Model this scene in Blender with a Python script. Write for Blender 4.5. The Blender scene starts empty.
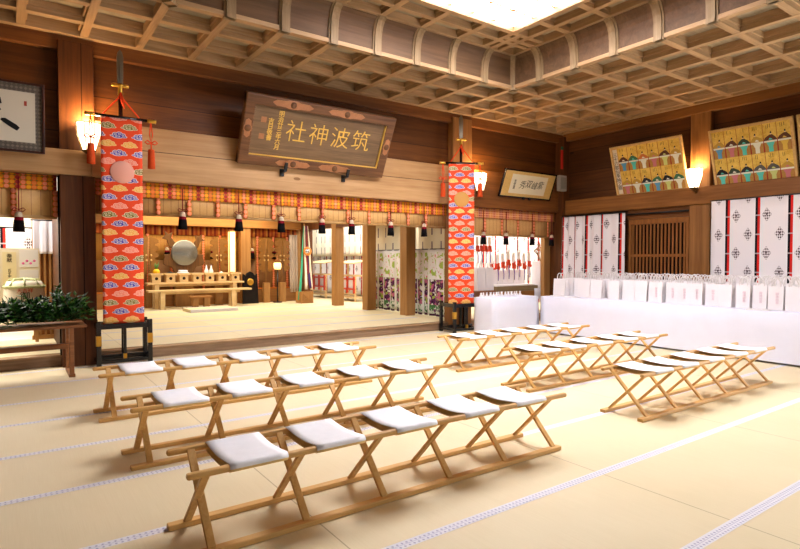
import bpy, bmesh, math, random
from mathutils import Vector, Matrix
random.seed(7)
PI = math.pi
S = bpy.context.scene
COL = S.collection
rnd = random.uniform

# ------------------------------------------------------------------ colour / node helpers
def lin(h):
    h = h.lstrip('#')
    out = []
    for i in (0, 2, 4):
        c = int(h[i:i+2], 16) / 255
        out.append(c / 12.92 if c <= .04045 else ((c + .055) / 1.055) ** 2.4)
    return (*out, 1)

class X:
    """a float socket with arithmetic"""
    def __init__(s, nt, v): s.nt, s.v = nt, v
    def m(s, op, b=None, c=None):
        n = s.nt.nodes.new('ShaderNodeMath'); n.operation = op
        for i, q in enumerate((s, b, c)):
            if q is None: continue
            if isinstance(q, X): s.nt.links.new(q.v, n.inputs[i])
            else: n.inputs[i].default_value = q
        return X(s.nt, n.outputs[0])
    def __add__(s, b): return s.m('ADD', b)
    def __sub__(s, b): return s.m('SUBTRACT', b)
    def __mul__(s, b): return s.m('MULTIPLY', b)
    def __truediv__(s, b): return s.m('DIVIDE', b)
    def floor(s): return s.m('FLOOR')
    def fract(s): return s.m('FRACT')
    def abs(s): return s.m('ABSOLUTE')
    def sin(s): return s.m('SINE')
    def mod(s, b): return s.m('FLOORED_MODULO', b)
    def lt(s, b): return s.m('LESS_THAN', b)
    def gt(s, b): return s.m('GREATER_THAN', b)
    def mn(s, b): return s.m('MINIMUM', b)
    def mx(s, b): return s.m('MAXIMUM', b)
    def cell(s, w): return ((s / w).fract() - .5) * w

class Mt:
    def __init__(s, name, rough=.6, spec=.3, metal=0.0):
        s.m = bpy.data.materials.new(name); s.m.use_nodes = True
        s.nt = s.m.node_tree; s.nt.nodes.clear()
        s.out = s.nt.nodes.new('ShaderNodeOutputMaterial')
        s.b = s.nt.nodes.new('ShaderNodeBsdfPrincipled')
        s.b.inputs['Roughness'].default_value = rough
        s.b.inputs['Specular IOR Level'].default_value = spec
        s.b.inputs['Metallic'].default_value = metal
        s.nt.links.new(s.b.outputs[0], s.out.inputs[0])
        s.tc = None
    def coord(s, kind='Object'):
        if s.tc is None: s.tc = s.nt.nodes.new('ShaderNodeTexCoord')
        return s.tc.outputs[kind]
    def xyz(s, kind='Object'):
        n = s.nt.nodes.new('ShaderNodeSeparateXYZ'); s.nt.links.new(s.coord(kind), n.inputs[0])
        return [X(s.nt, n.outputs[i]) for i in range(3)]
    def uv(s): return s.xyz('UV')[:2]
    def mapped(s, scale, kind='Object'):
        n = s.nt.nodes.new('ShaderNodeMapping'); n.inputs['Scale'].default_value = scale
        s.nt.links.new(s.coord(kind), n.inputs[0]); return n.outputs[0]
    def noise(s, scale=1, vec=None, detail=4, rough=.6, dist=0.0):
        n = s.nt.nodes.new('ShaderNodeTexNoise')
        n.inputs['Scale'].default_value = scale; n.inputs['Detail'].default_value = detail
        n.inputs['Roughness'].default_value = rough; n.inputs['Distortion'].default_value = dist
        s.nt.links.new(vec if vec is not None else s.coord(), n.inputs['Vector'])
        return X(s.nt, n.outputs[0])
    def ramp(s, f, stops, const=False):
        n = s.nt.nodes.new('ShaderNodeValToRGB')
        e = n.color_ramp.elements
        n.color_ramp.interpolation = 'CONSTANT' if const else 'LINEAR'
        while len(e) < len(stops): e.new(.5)
        for q, (p, c) in zip(e, stops): q.position = p; q.color = c if not isinstance(c, str) else lin(c)
        s.nt.links.new(f.v, n.inputs[0]); return n.outputs[0]
    def pick(s, idx, colours):
        n = len(colours)
        return s.ramp((idx + .5) / n, [(i / n, c) for i, c in enumerate(colours)], True)
    def mix(s, f, a, b, mode='MIX'):
        n = s.nt.nodes.new('ShaderNodeMix'); n.data_type = 'RGBA'; n.blend_type = mode
        if isinstance(f, X): s.nt.links.new(f.v, n.inputs[0])
        else: n.inputs[0].default_value = f
        for i, q in ((6, a), (7, b)):
            if isinstance(q, str): n.inputs[i].default_value = lin(q)
            elif isinstance(q, tuple): n.inputs[i].default_value = q
            else: s.nt.links.new(q, n.inputs[i])
        return n.outputs[2]
    def base(s, c):
        if isinstance(c, str): s.b.inputs['Base Color'].default_value = lin(c)
        elif isinstance(c, tuple): s.b.inputs['Base Color'].default_value = c
        else: s.nt.links.new(c, s.b.inputs['Base Color'])
        return s
    def bump(s, h, strength=.3, dist=.01):
        n = s.nt.nodes.new('ShaderNodeBump'); n.inputs['Strength'].default_value = strength
        n.inputs['Distance'].default_value = dist
        s.nt.links.new(h.v, n.inputs['Height']); s.nt.links.new(n.outputs[0], s.b.inputs['Normal'])
        return s
    def emit(s, c, k):
        if isinstance(c, str): s.b.inputs['Emission Color'].default_value = lin(c)
        else: s.nt.links.new(c, s.b.inputs['Emission Color'])
        s.b.inputs['Emission Strength'].default_value = k
        return s

def wood(name, a, b, grain='x', sc=1.0, rough=.55, planks=None, dark=None, knots=False):
    t = Mt(name, rough, .25)
    st = {'x': (.5, 9, 9), 'y': (9, .5, 9), 'z': (9, 9, .5)}[grain]
    n1 = t.noise(sc, t.mapped(st), 6, .62, .8)
    n2 = t.noise(sc * 3.1, t.mapped(tuple(q * 1.6 for q in st)), 3, .5)
    f = (n1 * .75 + n2 * .25 - .3) * 2.4
    c = t.ramp(f, [(0, b), (1, a)])
    big = t.noise(.9, None, 3)
    c = t.mix((big - .35) * .8, c, dark or b, 'MIX')
    if knots:
        v = t.nt.nodes.new('ShaderNodeTexVoronoi'); v.inputs['Scale'].default_value = 1.0
        t.nt.links.new(t.mapped({'x': (.9, 1, 2.2), 'y': (1, .9, 2.2), 'z': (2.2, 2.2, .9)}[grain]), v.inputs['Vector'])
        k = X(t.nt, v.outputs['Distance'])
        c = t.mix(k.lt(.06), c, dark or b)
    if planks:
        ax, w = planks
        p = t.xyz()['xyz'.index(ax)]
        idx = (p / w).floor()
        tone = ((idx * 12.9898).sin() * 43758.5).fract()
        c = t.mix(tone * .45, c, dark or b)
        j = ((p / w).fract() - .5).abs().gt(.5 - .006 / w)
        c = t.mix(j * .8, c, '120804')
    t.base(c); t.bump(f, .12, .004)
    return t.m

def plain(name, c, rough=.6, spec=.3, metal=0.0, var=0.0, sc=6):
    t = Mt(name, rough, spec, metal)
    if var:
        n = t.noise(sc, None, 4)
        h = lin(c) if isinstance(c, str) else c
        t.base(t.ramp(n, [(.3, tuple(q * (1 - var) for q in h[:3]) + (1,)), (.7, tuple(min(1, q * (1 + var * .5)) for q in h[:3]) + (1,))]))
    else: t.base(c)
    return t.m

# ------------------------------------------------------------------ mesh builder
class MB:
    def __init__(s): s.v, s.f, s.mi, s.sm, s.uvs = [], [], [], [], {}
    def add(s, vs, fs, m=0, smooth=False):
        o = len(s.v); s.v += [tuple(q) for q in vs]
        for f in fs: s.f.append(tuple(i + o for i in f)); s.mi.append(m); s.sm.append(smooth)
        return o
    def box(s, x0, y0, z0, x1, y1, z1, m=0):
        s.add([(x0,y0,z0),(x1,y0,z0),(x1,y1,z0),(x0,y1,z0),(x0,y0,z1),(x1,y0,z1),(x1,y1,z1),(x0,y1,z1)],
              [(0,3,2,1),(4,5,6,7),(0,1,5,4),(1,2,6,5),(2,3,7,6),(3,0,4,7)], m); return s
    def frustum(s, a, b, z0, z1, m=0):   # a, b = (x0,y0,x1,y1) bottom and top rectangles
        s.add([(a[0],a[1],z0),(a[2],a[1],z0),(a[2],a[3],z0),(a[0],a[3],z0),(b[0],b[1],z1),(b[2],b[1],z1),(b[2],b[3],z1),(b[0],b[3],z1)],
              [(0,3,2,1),(4,5,6,7),(0,1,5,4),(1,2,6,5),(2,3,7,6),(3,0,4,7)], m); return s
    def bar(s, p, q, w, h, up=(0,0,1), m=0):
        p, q, up = Vector(p), Vector(q), Vector(up)
        d = (q - p).normalized(); a = d.cross(up).normalized() * w / 2; b = a.cross(d).normalized() * h / 2
        vs = [c + i * a + j * b for c in (p, q) for i, j in ((-1,-1),(1,-1),(1,1),(-1,1))]
        s.add(vs, [(0,1,2,3),(4,7,6,5),(0,4,5,1),(1,5,6,2),(2,6,7,3),(3,7,4,0)], m); return s
    def tube(s, pts, r, n=8, m=0, caps=True):
        pts = [Vector(p) for p in pts]; k = len(pts)
        rs = r if isinstance(r, (list, tuple)) else [r] * k
        up = Vector((0, 0, 1)); vs = []
        prev = None
        for i, p in enumerate(pts):
            d = (pts[min(i+1, k-1)] - pts[max(i-1, 0)]).normalized()
            if prev is None:
                a = d.cross(up if abs(d.z) < .95 else Vector((1, 0, 0))).normalized()
            else:
                a = (prev - d * prev.dot(d)).normalized()
            prev = a; b = d.cross(a)
            vs += [p + (a * math.cos(2*PI*j/n) + b * math.sin(2*PI*j/n)) * rs[i] for j in range(n)]
        fs = [(i*n+j, i*n+(j+1) % n, (i+1)*n+(j+1) % n, (i+1)*n+j) for i in range(k-1) for j in range(n)]
        s.add(vs, fs, m, True)
        if caps:
            o = len(s.v) - k * n
            s.f += [tuple(o+j for j in reversed(range(n))), tuple(o+(k-1)*n+j for j in range(n))]
            s.mi += [m, m]; s.sm += [False, False]
        return s
    def lathe(s, prof, c=(0,0,0), n=20, m=0, axis='z', smooth=True):
        vs = []
        for r, z in prof:
            for j in range(n):
                a = 2*PI*j/n; x, y = r*math.cos(a), r*math.sin(a)
                q = {'z': (x, y, z), 'y': (x, z, y), 'x': (z, x, y)}[axis]
                vs.append((q[0]+c[0], q[1]+c[1], q[2]+c[2]))
        k = len(prof)
        fs = [(i*n+j, i*n+(j+1) % n, (i+1)*n+(j+1) % n, (i+1)*n+j) for i in range(k-1) for j in range(n)]
        if axis == 'y': fs = [tuple(reversed(f)) for f in fs]
        s.add(vs, fs, m, smooth); return s
    def prism(s, poly, y0, y1, plane='xz', m=0):   # polygon extruded between two depths
        n = len(poly)
        def P(a, b, d): return {'xz': (a, d, b), 'xy': (a, b, d), 'yz': (d, a, b)}[plane]
        vs = [P(a, b, y0) for a, b in poly] + [P(a, b, y1) for a, b in poly]
        s.add(vs, [tuple(range(n)), tuple(reversed(range(n, 2*n)))] + [(i, n+i, n+(i+1) % n, (i+1) % n) for i in range(n)], m)
        return s
    def grid(s, fn, nu, nv, uvfn=None, m=0, smooth=True):
        vs = [fn(i/nu, j/nv) for j in range(nv+1) for i in range(nu+1)]
        fs = [(j*(nu+1)+i, j*(nu+1)+i+1, (j+1)*(nu+1)+i+1, (j+1)*(nu+1)+i) for j in range(nv) for i in range(nu)]
        o = s.add(vs, fs, m, smooth)
        for j in range(nv+1):
            for i in range(nu+1):
                s.uvs[o + j*(nu+1)+i] = (uvfn or (lambda u, v: (u, v)))(i/nu, j/nv)
        return s
    def disc(s, c, r, y, n=24, m=0):    # disc facing -y
        s.add([(c[0]+r*math.cos(2*PI*i/n), y, c[1]+r*math.sin(2*PI*i/n)) for i in range(n)], [tuple(range(n))], m); return s
    def build(s, name, mats, parent=None, bevel=0, solid=0, loc=None):
        me = bpy.data.meshes.new(name); me.from_pydata(s.v, [], s.f)
        for m in (mats if isinstance(mats, (list, tuple)) else [mats]): me.materials.append(m)
        me.polygons.foreach_set('material_index', s.mi); me.polygons.foreach_set('use_smooth', s.sm)
        if s.uvs:
            ul = me.uv_layers.new(name='UVMap').data
            for l in me.loops: ul[l.index].uv = s.uvs.get(l.vertex_index, (0, 0))
        me.update()
        o = bpy.data.objects.new(name, me); COL.objects.link(o)
        if parent: o.parent = parent
        if loc: o.location = loc
        if bevel:
            b = o.modifiers.new('bevel', 'BEVEL'); b.width = bevel; b.segments = 2; b.limit_method = 'ANGLE'
        if solid:
            b = o.modifiers.new('solid', 'SOLIDIFY'); b.thickness = solid; b.offset = 0
        return o

def thing(name, label, cat, loc=(0,0,0), rz=0, group=None, rx=0):
    o = bpy.data.objects.new(name, None); o.empty_display_size = .1; COL.objects.link(o)
    o.location = loc; o.rotation_euler = (rx, 0, rz)
    return tag(o, label, cat, group)
def tag(o, label, cat, group=None, kind=None):
    o['label'] = label; o['category'] = cat
    if group: o['group'] = group
    if kind: o['kind'] = kind
    return o
def struct(o, label=None, cat=None):
    o['kind'] = 'structure'
    if label: o['label'] = label
    if cat: o['category'] = cat
    return o
def dup(root, loc, rz=None, label=None, group=None):
    def cp(o, par):
        c = o.copy(); COL.objects.link(c)
        if par: c.parent = par
        for ch in KIDS.get(o.name, []): cp(ch, c)
        return c
    KIDS = {}
    for o in bpy.data.objects:
        if o.parent: KIDS.setdefault(o.parent.name, []).append(o)
    r = cp(root, None); r.location = loc
    if rz is not None: r.rotation_euler = (r.rotation_euler[0], 0, rz)
    if label: r['label'] = label
    if group: r['group'] = group
    return r
def text_mb(body, size, m=0, depth=.002, offset=0.0, align='CENTER', vertical=False, shear=0.0):
    """lettering in the x-z plane facing -y, returned as (verts, faces)"""
    c = bpy.data.curves.new('t', 'FONT'); c.body = '\n'.join(body) if vertical else body
    c.size = size; c.extrude = depth; c.offset = offset; c.align_x = align; c.align_y = 'CENTER'; c.shear = shear
    c.space_line = .92 if vertical else 1; c.resolution_u = 3
    o = bpy.data.objects.new('t', c); COL.objects.link(o)
    dg = bpy.context.evaluated_depsgraph_get()
    me = bpy.data.meshes.new_from_object(o.evaluated_get(dg))
    vs = [(v.co.x, -v.co.z, v.co.y) for v in me.vertices]; fs = [tuple(p.vertices) for p in me.polygons]
    bpy.data.objects.remove(o); bpy.data.curves.remove(c); bpy.data.meshes.remove(me)
    return vs, fs
def put_text(mb, body, at, size, m=0, **k):
    vs, fs = text_mb(body, size, **k)
    mb.add([(x+at[0], y+at[1], z+at[2]) for x, y, z in vs], fs, m)

# ------------------------------------------------------------------ materials
W_WALL = wood('wall plank wood', '874d19', '4a2708', 'x', 1, .5, ('z', .55), '331905', True)
W_WALLR = wood('right wall plank wood', '704019', '3c200c', 'y', 1, .5, ('z', .52), '2a1306', True)
W_BEAM = wood('pale beam wood', 'c8a070', 'a0764a', 'x', .8, .5, ('z', 1.04), '835a30', True)
W_BEAMD = wood('brown beam wood', '8f5827', '5a3113', 'x', .8, .5, None, '46200b')
W_BEAMY = wood('right wall beam wood', 'a06a34', '6c4019', 'y', .8, .5, None, '52300f')
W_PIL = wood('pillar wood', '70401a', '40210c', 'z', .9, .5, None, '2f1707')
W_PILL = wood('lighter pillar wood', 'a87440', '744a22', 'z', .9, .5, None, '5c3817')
W_PINE = wood('sanctuary column wood', 'b98a52', '8e6234', 'z', .9, .5, None, '7d5229')
W_PINEX = wood('sanctuary lintel wood', 'b07c44', '8a5a2c', 'x', .9, .5, None, '744a22')
W_RIB = wood('ceiling rib wood along x', 'c6a278', '92704c', 'x', 1.2, .6, None, '80623e')
W_RIBY = wood('ceiling rib wood along y', 'c29e74', '906e4a', 'y', 1.2, .6, None, '80623e')
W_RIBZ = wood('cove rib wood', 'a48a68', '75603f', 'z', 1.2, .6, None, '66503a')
W_CPAN = wood('ceiling panel wood', 'b0a084', '857660', 'x', .9, .65, None, '766850')
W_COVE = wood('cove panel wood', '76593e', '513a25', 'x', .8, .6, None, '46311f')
W_STEP = wood('step riser wood', 'a88a6c', '6c5038', 'x', 1.6, .42, None, '5a422e')
W_STEPT = wood('step edge wood', 'b8956e', '836346', 'x', 1.2, .25, None, '6d5038')
W_BENCH = wood('bench pine along x', 'e2b876', 'c8934c', 'x', 2.0, .5, None, 'bf8a46')
W_LEG = wood('bench leg pine', 'e2b876', 'c8934e', 'z', 2.0, .5, None, 'bf8a46')
W_LATT = wood('lattice wood', 'a86c34', '78471e', 'z', 1.2, .5, None, '643814')
W_TABLE = wood('plant table wood', 'a06a40', '70452a', 'x', 1.5, .4, None, '4d2d18')
W_SIGN = wood('plaque board wood', '86694a', '543f28', 'x', 1.3, .5, None, '463320')
W_SIGNF = wood('plaque frame wood', '7c5230', '4c2e18', 'x', 2, .45, None, '3c2312')
W_GOLDF = wood('gilt picture frame wood', 'e0bc80', 'bc9250', 'y', 2, .4, None, 'a87e42')
W_ALTAR = wood('white altar wood', 'ead0a0', 'd2b07a', 'x', 1.5, .45, None, 'c6a46e')
M_WHITE = plain('white cloth', 'e0e0ec', .8, .1, 0, .03, 3)
M_CANVAS = plain('white seat canvas', 'f4f2f3', .75, .15, 0, .03, 20)
def let_through(m, c, k):
    nt = m.node_tree; o = nt.nodes['Material Output']; p = nt.nodes['Principled BSDF']
    t = nt.nodes.new('ShaderNodeBsdfTranslucent'); t.inputs[0].default_value = lin(c)
    x = nt.nodes.new('ShaderNodeMixShader'); x.inputs[0].default_value = k
    nt.links.new(p.outputs[0], x.inputs[1]); nt.links.new(t.outputs[0], x.inputs[2]); nt.links.new(x.outputs[0], o.inputs[0])

M_LINING = plain('canvas lining with painted light', 'e2bc7c', .8, .1, 0, .05, 30)  # tan lightened in its colour for light coming through and bouncing under the seat
M_PAPER = plain('white paper', 'e9e3e2', .65, .2, 0, .03, 6)
M_BLACKL = plain('black lacquer', '0b0a0d', .22, .5)
M_BLACK = plain('black iron', '141416', .45, .4)
M_GOLD = plain('gilt brass', 'c99a3c', .3, .5, .9, .15)
M_REDCORD = plain('orange red cord', 'd8421c', .7, .15)
M_REDTAS = plain('orange red tassel', 'd04e24', .8, .1, 0, .15, 60)
M_BLKTAS = plain('black tassel', '0c0a0b', .8, .1, 0, .2, 60)
M_CRIM = plain('crimson cord', '7c1220', .75, .1)
M_PLASTER = plain('pale plaster', 'd9cfba', .85, .1, 0, .05, 2)
M_DARK = plain('dark recess', '0d0806', .8, .1)

def tatami(name, c1, c2, seams=True):
    t = Mt(name, .55, .25)
    x, y, z = t.xyz()
    n = t.noise(1, t.mapped((220, 3, 1)), 3)
    n2 = t.noise(.8, None, 3)
    c = t.ramp(n * .5 + n2 * .5, [(.3, c2), (.7, c1)])
    if seams:
        s = ((x - 1.425) / 1.95 + .5).fract() - .5
        c = t.mix(s.abs().lt(.0022) * .5, c, '7a6038')
    t.base(c); t.bump((x * 700).sin(), .06, .001)
    return t.m
M_TAT = tatami('tatami straw', 'e4d3ae', 'dac79e')
M_TATS = tatami('sanctuary tatami straw', 'e2d5ae', 'd9c9a0')
def heri():
    t = Mt('tatami edging cloth', .7, .2)
    x, y, z = t.xyz('UV')
    a = x.cell(.030); b = y.cell(.0312)
    dia = (a.abs() * 1.0 + b.abs() * .9).lt(.0085)
    edge = (y - .034).abs().lt(.0015)
    c = t.mix(dia.mx(edge) * .75, 'e0dce0', '9690ac')
    t.base(c); return t.m
M_HERI = heri(); M_HERIB = plain('blue grey edging cloth', 'b9bed6', .7, .2)
# ------------------------------------------------------------------ the room
XR, YW = 11.43, 9.05          # right wall, front (altar side) wall
XL, YB = -2.3, -2.6
ZC = 4.60                     # underside of the ceiling ribs
ST = .161                     # height of the sanctuary floor

def strips(mb, x0, x1, ys, z, w=.068):
    for y in ys:
        mb.grid(lambda u, v, y=y: (x0 + (x1-x0)*u, y - w/2 + w*v, z), 1, 1, lambda u, v: ((x1-x0)*u, w*v), 1, False)
f = MB(); f.box(XL, YB, -.2, XR, 9.12, 0)
strips(f, XL, XR, [-1.35, -.42, .51, 1.44, 2.335, 3.24, 4.155, 5.10, 6.08, 6.97, 7.9, 8.82], .0015)
struct(f.build('floor', [M_TAT, M_HERI]))
# raised sanctuary floor with its step
f = MB(); f.box(-6, 9.30, 0, 16, 20.5, ST)
strips(f, -3, 7.75, [10.25, 11.3, 12.4, 13.45, 14.5, 15.55], ST + .0015, .075)
struct(f.build('floor_sanctuary', [M_TATS, M_HERIB]), 'raised tatami floor of the altar room', 'floor')
f = MB(); f.box(-6, 9.10, 0, 16, 9.30, ST - .03)
struct(f.build('trim_1', W_STEP, bevel=.004))
f = MB(); f.box(-6, 9.085, ST - .03, 16, 9.30, ST + .002)
struct(f.build('trim_2', W_STEPT, bevel=.006))

# pillars of the front wall
def pillar(x0, x1, y0=8.95, y1=9.38, z1=4.52, m=W_PIL, z0=0.0):
    b = MB(); b.box(x0, y0, z0, x1, y1, z1)
    if m is W_PIL: b.box(x0 + .27, y0 - .001, z0, x0 + .285, y0 + .01, z1, 1)
    return struct(b.build('pillar', [m, M_DARK], bevel=.012))
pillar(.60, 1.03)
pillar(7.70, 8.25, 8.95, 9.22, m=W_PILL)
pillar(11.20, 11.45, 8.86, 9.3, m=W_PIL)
# upper planking, beams
b = MB(); b.box(XL, 9.10, 2.67, XR + .2, 9.30, 4.75); struct(b.build('wall_front', W_WALL))
b = MB(); b.box(XL, 8.91, 2.675, .985, 9.25, 3.02); struct(b.build('trim_3', W_BEAM, bevel=.015))
b = MB(); b.box(1.03, 8.97, 2.675, 7.72, 9.25, 3.48); struct(b.build('trim_4', W_BEAM, bevel=.02))
b = MB(); b.box(8.25, 8.99, 2.66, 11.2, 9.25, 3.48); struct(b.build('trim_5', W_BEAMD, bevel=.015))
b = MB(); b.box(XL, 9.0, 4.40, XR, 9.15, 4.60); struct(b.build('trim_6', W_BEAMD, bevel=.01))
b = MB(); b.box(.985, 8.90, 2.675, 1.14, 9.0, 3.02); struct(b.build('trim_7', W_BEAM, bevel=.006))
# right wall
b = MB(); b.box(XR, 2.2, 0, XR + .2, 9.3, 4.75); struct(b.build('wall_right', W_WALLR))
b = MB(); b.box(XR, YB, 3.0, XR + .2, 2.2, 4.75); b.box(XR, YB, 0, XR+.2, YB+.5, 3.0); struct(b.build('wall_right_rear', W_WALLR))
b = MB(); b.box(11.28, YB, 2.60, XR, 8.86, 2.955); struct(b.build('trim_8', W_BEAMY, bevel=.012))
b = MB(); b.box(11.30, YB, 4.42, XR, 8.95, 4.60); struct(b.build('trim_9', W_BEAMY, bevel=.01))
for y0 in (5.41, 1.85):
    b = MB(); b.box(11.32, y0, 0, XR + .05, y0 + .4, 4.5); struct(b.build('pillar', W_PILL, bevel=.012))
# left wall, rear wall with its wide openings to daylight
b = MB(); b.box(XL - .2, YB, 0, XL, 9.3, 4.75); struct(b.build('wall_left', W_WALLR))
b = MB(); b.box(XL, YB - .2, 3.1, XR, YB, 4.75)
for x in (XL, 2.2, 6.8, XR - .35): b.box(x, YB - .2, 0, x + .35, YB, 3.1)
struct(b.build('wall_rear', W_WALL))

# coffered ceiling round the raised cove
CX0, CX1, CY0, CY1 = 1.62, 7.56, -.05, 7.13
pan = MB(); zp = ZC + .155
pan.box(XL, CY1, zp, XR, 9.3, zp + .04); pan.box(XL, YB, zp, XR, CY0, zp + .04)
pan.box(XL, CY0, zp, CX0, CY1, zp + .04); pan.box(CX1, CY0, zp, XR, CY1, zp + .04)
rx, ry = MB(), MB()
RW = .05
def rib_y(x, y0, y1):
    ry.box(x - RW, y0, ZC, x + RW, y1, ZC + .07); ry.box(x - RW - .022, y0, ZC + .07, x + RW + .022, y1, zp)
def rib_x(y, x0, x1):
    rx.box(x0, y - RW, ZC + .003, x1, y + RW, ZC + .07); rx.box(x0, y - RW - .022, ZC + .07, x1, y + RW + .022, zp)
coveX = [1.62 + .7425 * k for k in range(9)]
coveY = [7.13, 6.46, 5.745, 5.03, 4.32, 3.60, 2.89, 2.17, 1.46, .75, -.05]
outX = [-2.0, -1.29, -.55, .185, .915]
outR = [8.25, 8.95, 9.65, 10.35, 11.05]
for x in outX + coveX[1:-1] + outR: rib_y(x, CY1, 9.0); rib_y(x, YB, CY0)
for x in outX + outR: rib_y(x, CY0, CY1)
for y in (7.77, 8.41, -.66, -1.35, -2.04): rib_x(y, XL, XR)
for y in coveY[1:-1]: rib_x(y, XL, CX0); rib_x(y, CX1, XR)
rx.box(XL, 8.90, ZC - .004, XR, 9.02, zp); ry.box(11.24, YB, ZC - .006, 11.36, 9.02, zp)
# beam round the cove
for y, s_ in ((CY0, -1), (CY1, 1)): rx.box(XL, y - .05, ZC - .008, XR, y + .05, ZC + .05); rx.box(XL, min(y, y+.05*s_), ZC + .05, XR, max(y, y+.05*s_), ZC + .12)
for x, s_ in ((CX0, -1), (CX1, 1)): ry.box(x - .05, YB, ZC - .005, x + .05, 9.0, ZC + .052); ry.box(min(x, x+.05*s_), YB, ZC + .05, max(x, x+.05*s_), 9.0, ZC + .12)
struct(pan.build('ceiling', W_CPAN))
# cove: panels and ribs follow one profile (inset, height)
prof = [(.03, .035), (.035, .22), (.05, .32), (.08, .40), (.12, .46), (.18, .50)]
ZU = ZC + .515
cv, cr = MB(), MB()
for (ax, pos, sgn, lo, hi) in (('y', CY1, -1, CX0, CX1), ('y', CY0, 1, CX0, CX1), ('x', CX1, -1, CY0, CY1), ('x', CX0, 1, CY0, CY1)):
    for (d0, h0), (d1, h1) in zip(prof, prof[1:]):
        for t0, t1 in ((lo, hi),):
            vs = []
            for d, h in ((d0, h0), (d1, h1)):
                for t in ((t0 + d * .9, t1 - d * .9) if True else ()):
                    p = pos + sgn * d
                    vs.append((t, p, ZC + h) if ax == 'y' else (p, t, ZC + h))
            cv.add(vs, [(0, 1, 3, 2)], 0, True)
    for t in (coveX if ax == 'y' else coveY):
        if t in (lo, hi): continue
        for w, off in ((.052, .045), (.078, .022)):
            pts = []
            for d, h in [(.035, -.025), (.035, .0)] + prof:
                d2 = d + off
                pts.append((d2, h))
            for (d0, h0), (d1, h1) in zip(pts, pts[1:]):
                q = []
                for d, h in ((d0, h0), (d1, h1), (d1 - .07, h1 + .0), (d0 - .07, h0 + .0)):
                    for s_ in (-w, w):
                        tt = t + s_
                        p = pos + sgn * d
                        q.append((tt, p, ZC + h) if ax == 'y' else (p, tt, ZC + h))
                cr.add(q, [(0, 1, 3, 2), (0, 2, 4, 6), (1, 7, 5, 3), (4, 5, 7, 6)] + ([(0, 6, 7, 1)] if h0 < 0 else []), 0)
for cx_, cy_, sx_, sy_ in ((CX1, CY1, -1, -1), (CX0, CY1, 1, -1), (CX1, CY0, -1, 1), (CX0, CY0, 1, 1)):
    P_ = [(d + .03, h) for d, h in [(.035, -.03), (.035, .0)] + prof]
    for (d0, h0), (d1, h1) in zip(P_, P_[1:]):
        q = []
        for d, h in ((d0, h0), (d1, h1), (d1 - .09, h1), (d0 - .09, h0)):
            for w_ in (-.07, .07): q.append((cx_ + sx_*(d + w_*.7*1.0), cy_ + sy_*(d - w_*.7*1.0), ZC + h))
        cr.add(q, [(0, 1, 3, 2), (0, 2, 4, 6), (1, 7, 5, 3), (4, 5, 7, 6)], 0)
struct(cv.build('ceiling_cove', W_COVE)); struct(cr.build('trim_10', W_RIBZ))
struct(rx.build('trim_11', W_RIB)); struct(ry.build('trim_12', W_RIBY))
# upper coffers round the luminous panel
ux0, ux1, uy0, uy1 = CX0 + .18, CX1 - .18, CY0 + .18, CY1 - .18
LX0, LX1, LY0, LY1 = 3.95, ux1 - .76, 3.72, uy1 - .72
up = MB(); zt = ZU + .11
for q in ((ux0-.2, LY1, ux1+.2, uy1+.2), (ux0-.2, uy0-.2, ux1+.2, LY0), (ux0-.2, LY0, LX0, LY1), (LX1, LY0, ux1+.2, LY1)):
    up.box(q[0], q[1], zt, q[2], q[3], zt + .04)
struct(up.build('ceiling_upper', W_CPAN))
u1, u2 = MB(), MB()
for x in coveX: 
    for a, c in ((LY1, uy1), (uy0, LY0)): u2.box(x-.05, a, ZU, x+.05, c, ZU+.06); u2.box(x-.07, a, ZU+.06, x+.07, c, zt)
for y in coveY:
    for a, c in ((ux0, LX0), (LX1, ux1)): u1.box(a, y-.05, ZU+.002, c, y+.05, ZU+.06); u1.box(a, y-.07, ZU+.06, c, y+.07, zt)
for y in (uy0, uy1, LY0-.03, LY1+.03, (uy1+LY1)/2): u1.box(ux0-.05, y-.05, ZU-.004, ux1+.05, y+.05, zt) if y in (uy0, uy1) else u1.box(LX0-.7, y-.045, ZU+.001, LX1+.7, y+.045, zt)
for x in (ux0, ux1, LX0-.03, LX1+.03, (ux1+LX1)/2): u2.box(x-.05, uy0-.05, ZU-.006, x+.05, uy1+.05, zt) if x in (ux0, ux1) else u2.box(x-.045, LY0-.68, ZU-.001, x+.045, LY1+.68, zt)
struct(u1.build('trim_13', W_RIB)); struct(u2.build('trim_14', W_RIBY))
# the luminous panel
lt = thing('luminous_ceiling_panel', 'bright white gridded light panel in the raised centre of the coffered ceiling', 'ceiling light', ((LX0+LX1)/2, (LY0+LY1)/2, ZU + .03))
hx, hy = (LX1-LX0)/2, (LY1-LY0)/2
b = MB(); b.box(-hx, -hy, .06, hx, hy, .075)
e = Mt('luminous panel', .6); e.base('ffffff'); e.emit('f3f5ff', 31.0); LIGHTPANEL = e
b.build('diffuser', e.m, lt)
b = MB()
n = 6
for i in range(1, n): x = -hx + 2*hx*i/n; b.box(x-.016, -hy, .045, x+.016, hy, .058)
n = 6
for i in range(1, n): y = -hy + 2*hy*i/n; b.box(-hx, y-.016, .043, hx, y+.016, .056)
b.build('grid_bar', plain('pale grid bar', 'c8925c', .6), lt)
b = MB()
for s_ in (-1, 1): b.box(-hx-.02, s_*hy-.02, -.02, hx+.02, s_*hy+.02, .06); b.box(s_*hx-.02, -hy-.02, -.021, s_*hx+.02, hy+.02, .058)
b.build('frame', plain('red brown panel frame', '9a4a2a', .5), lt)

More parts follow.
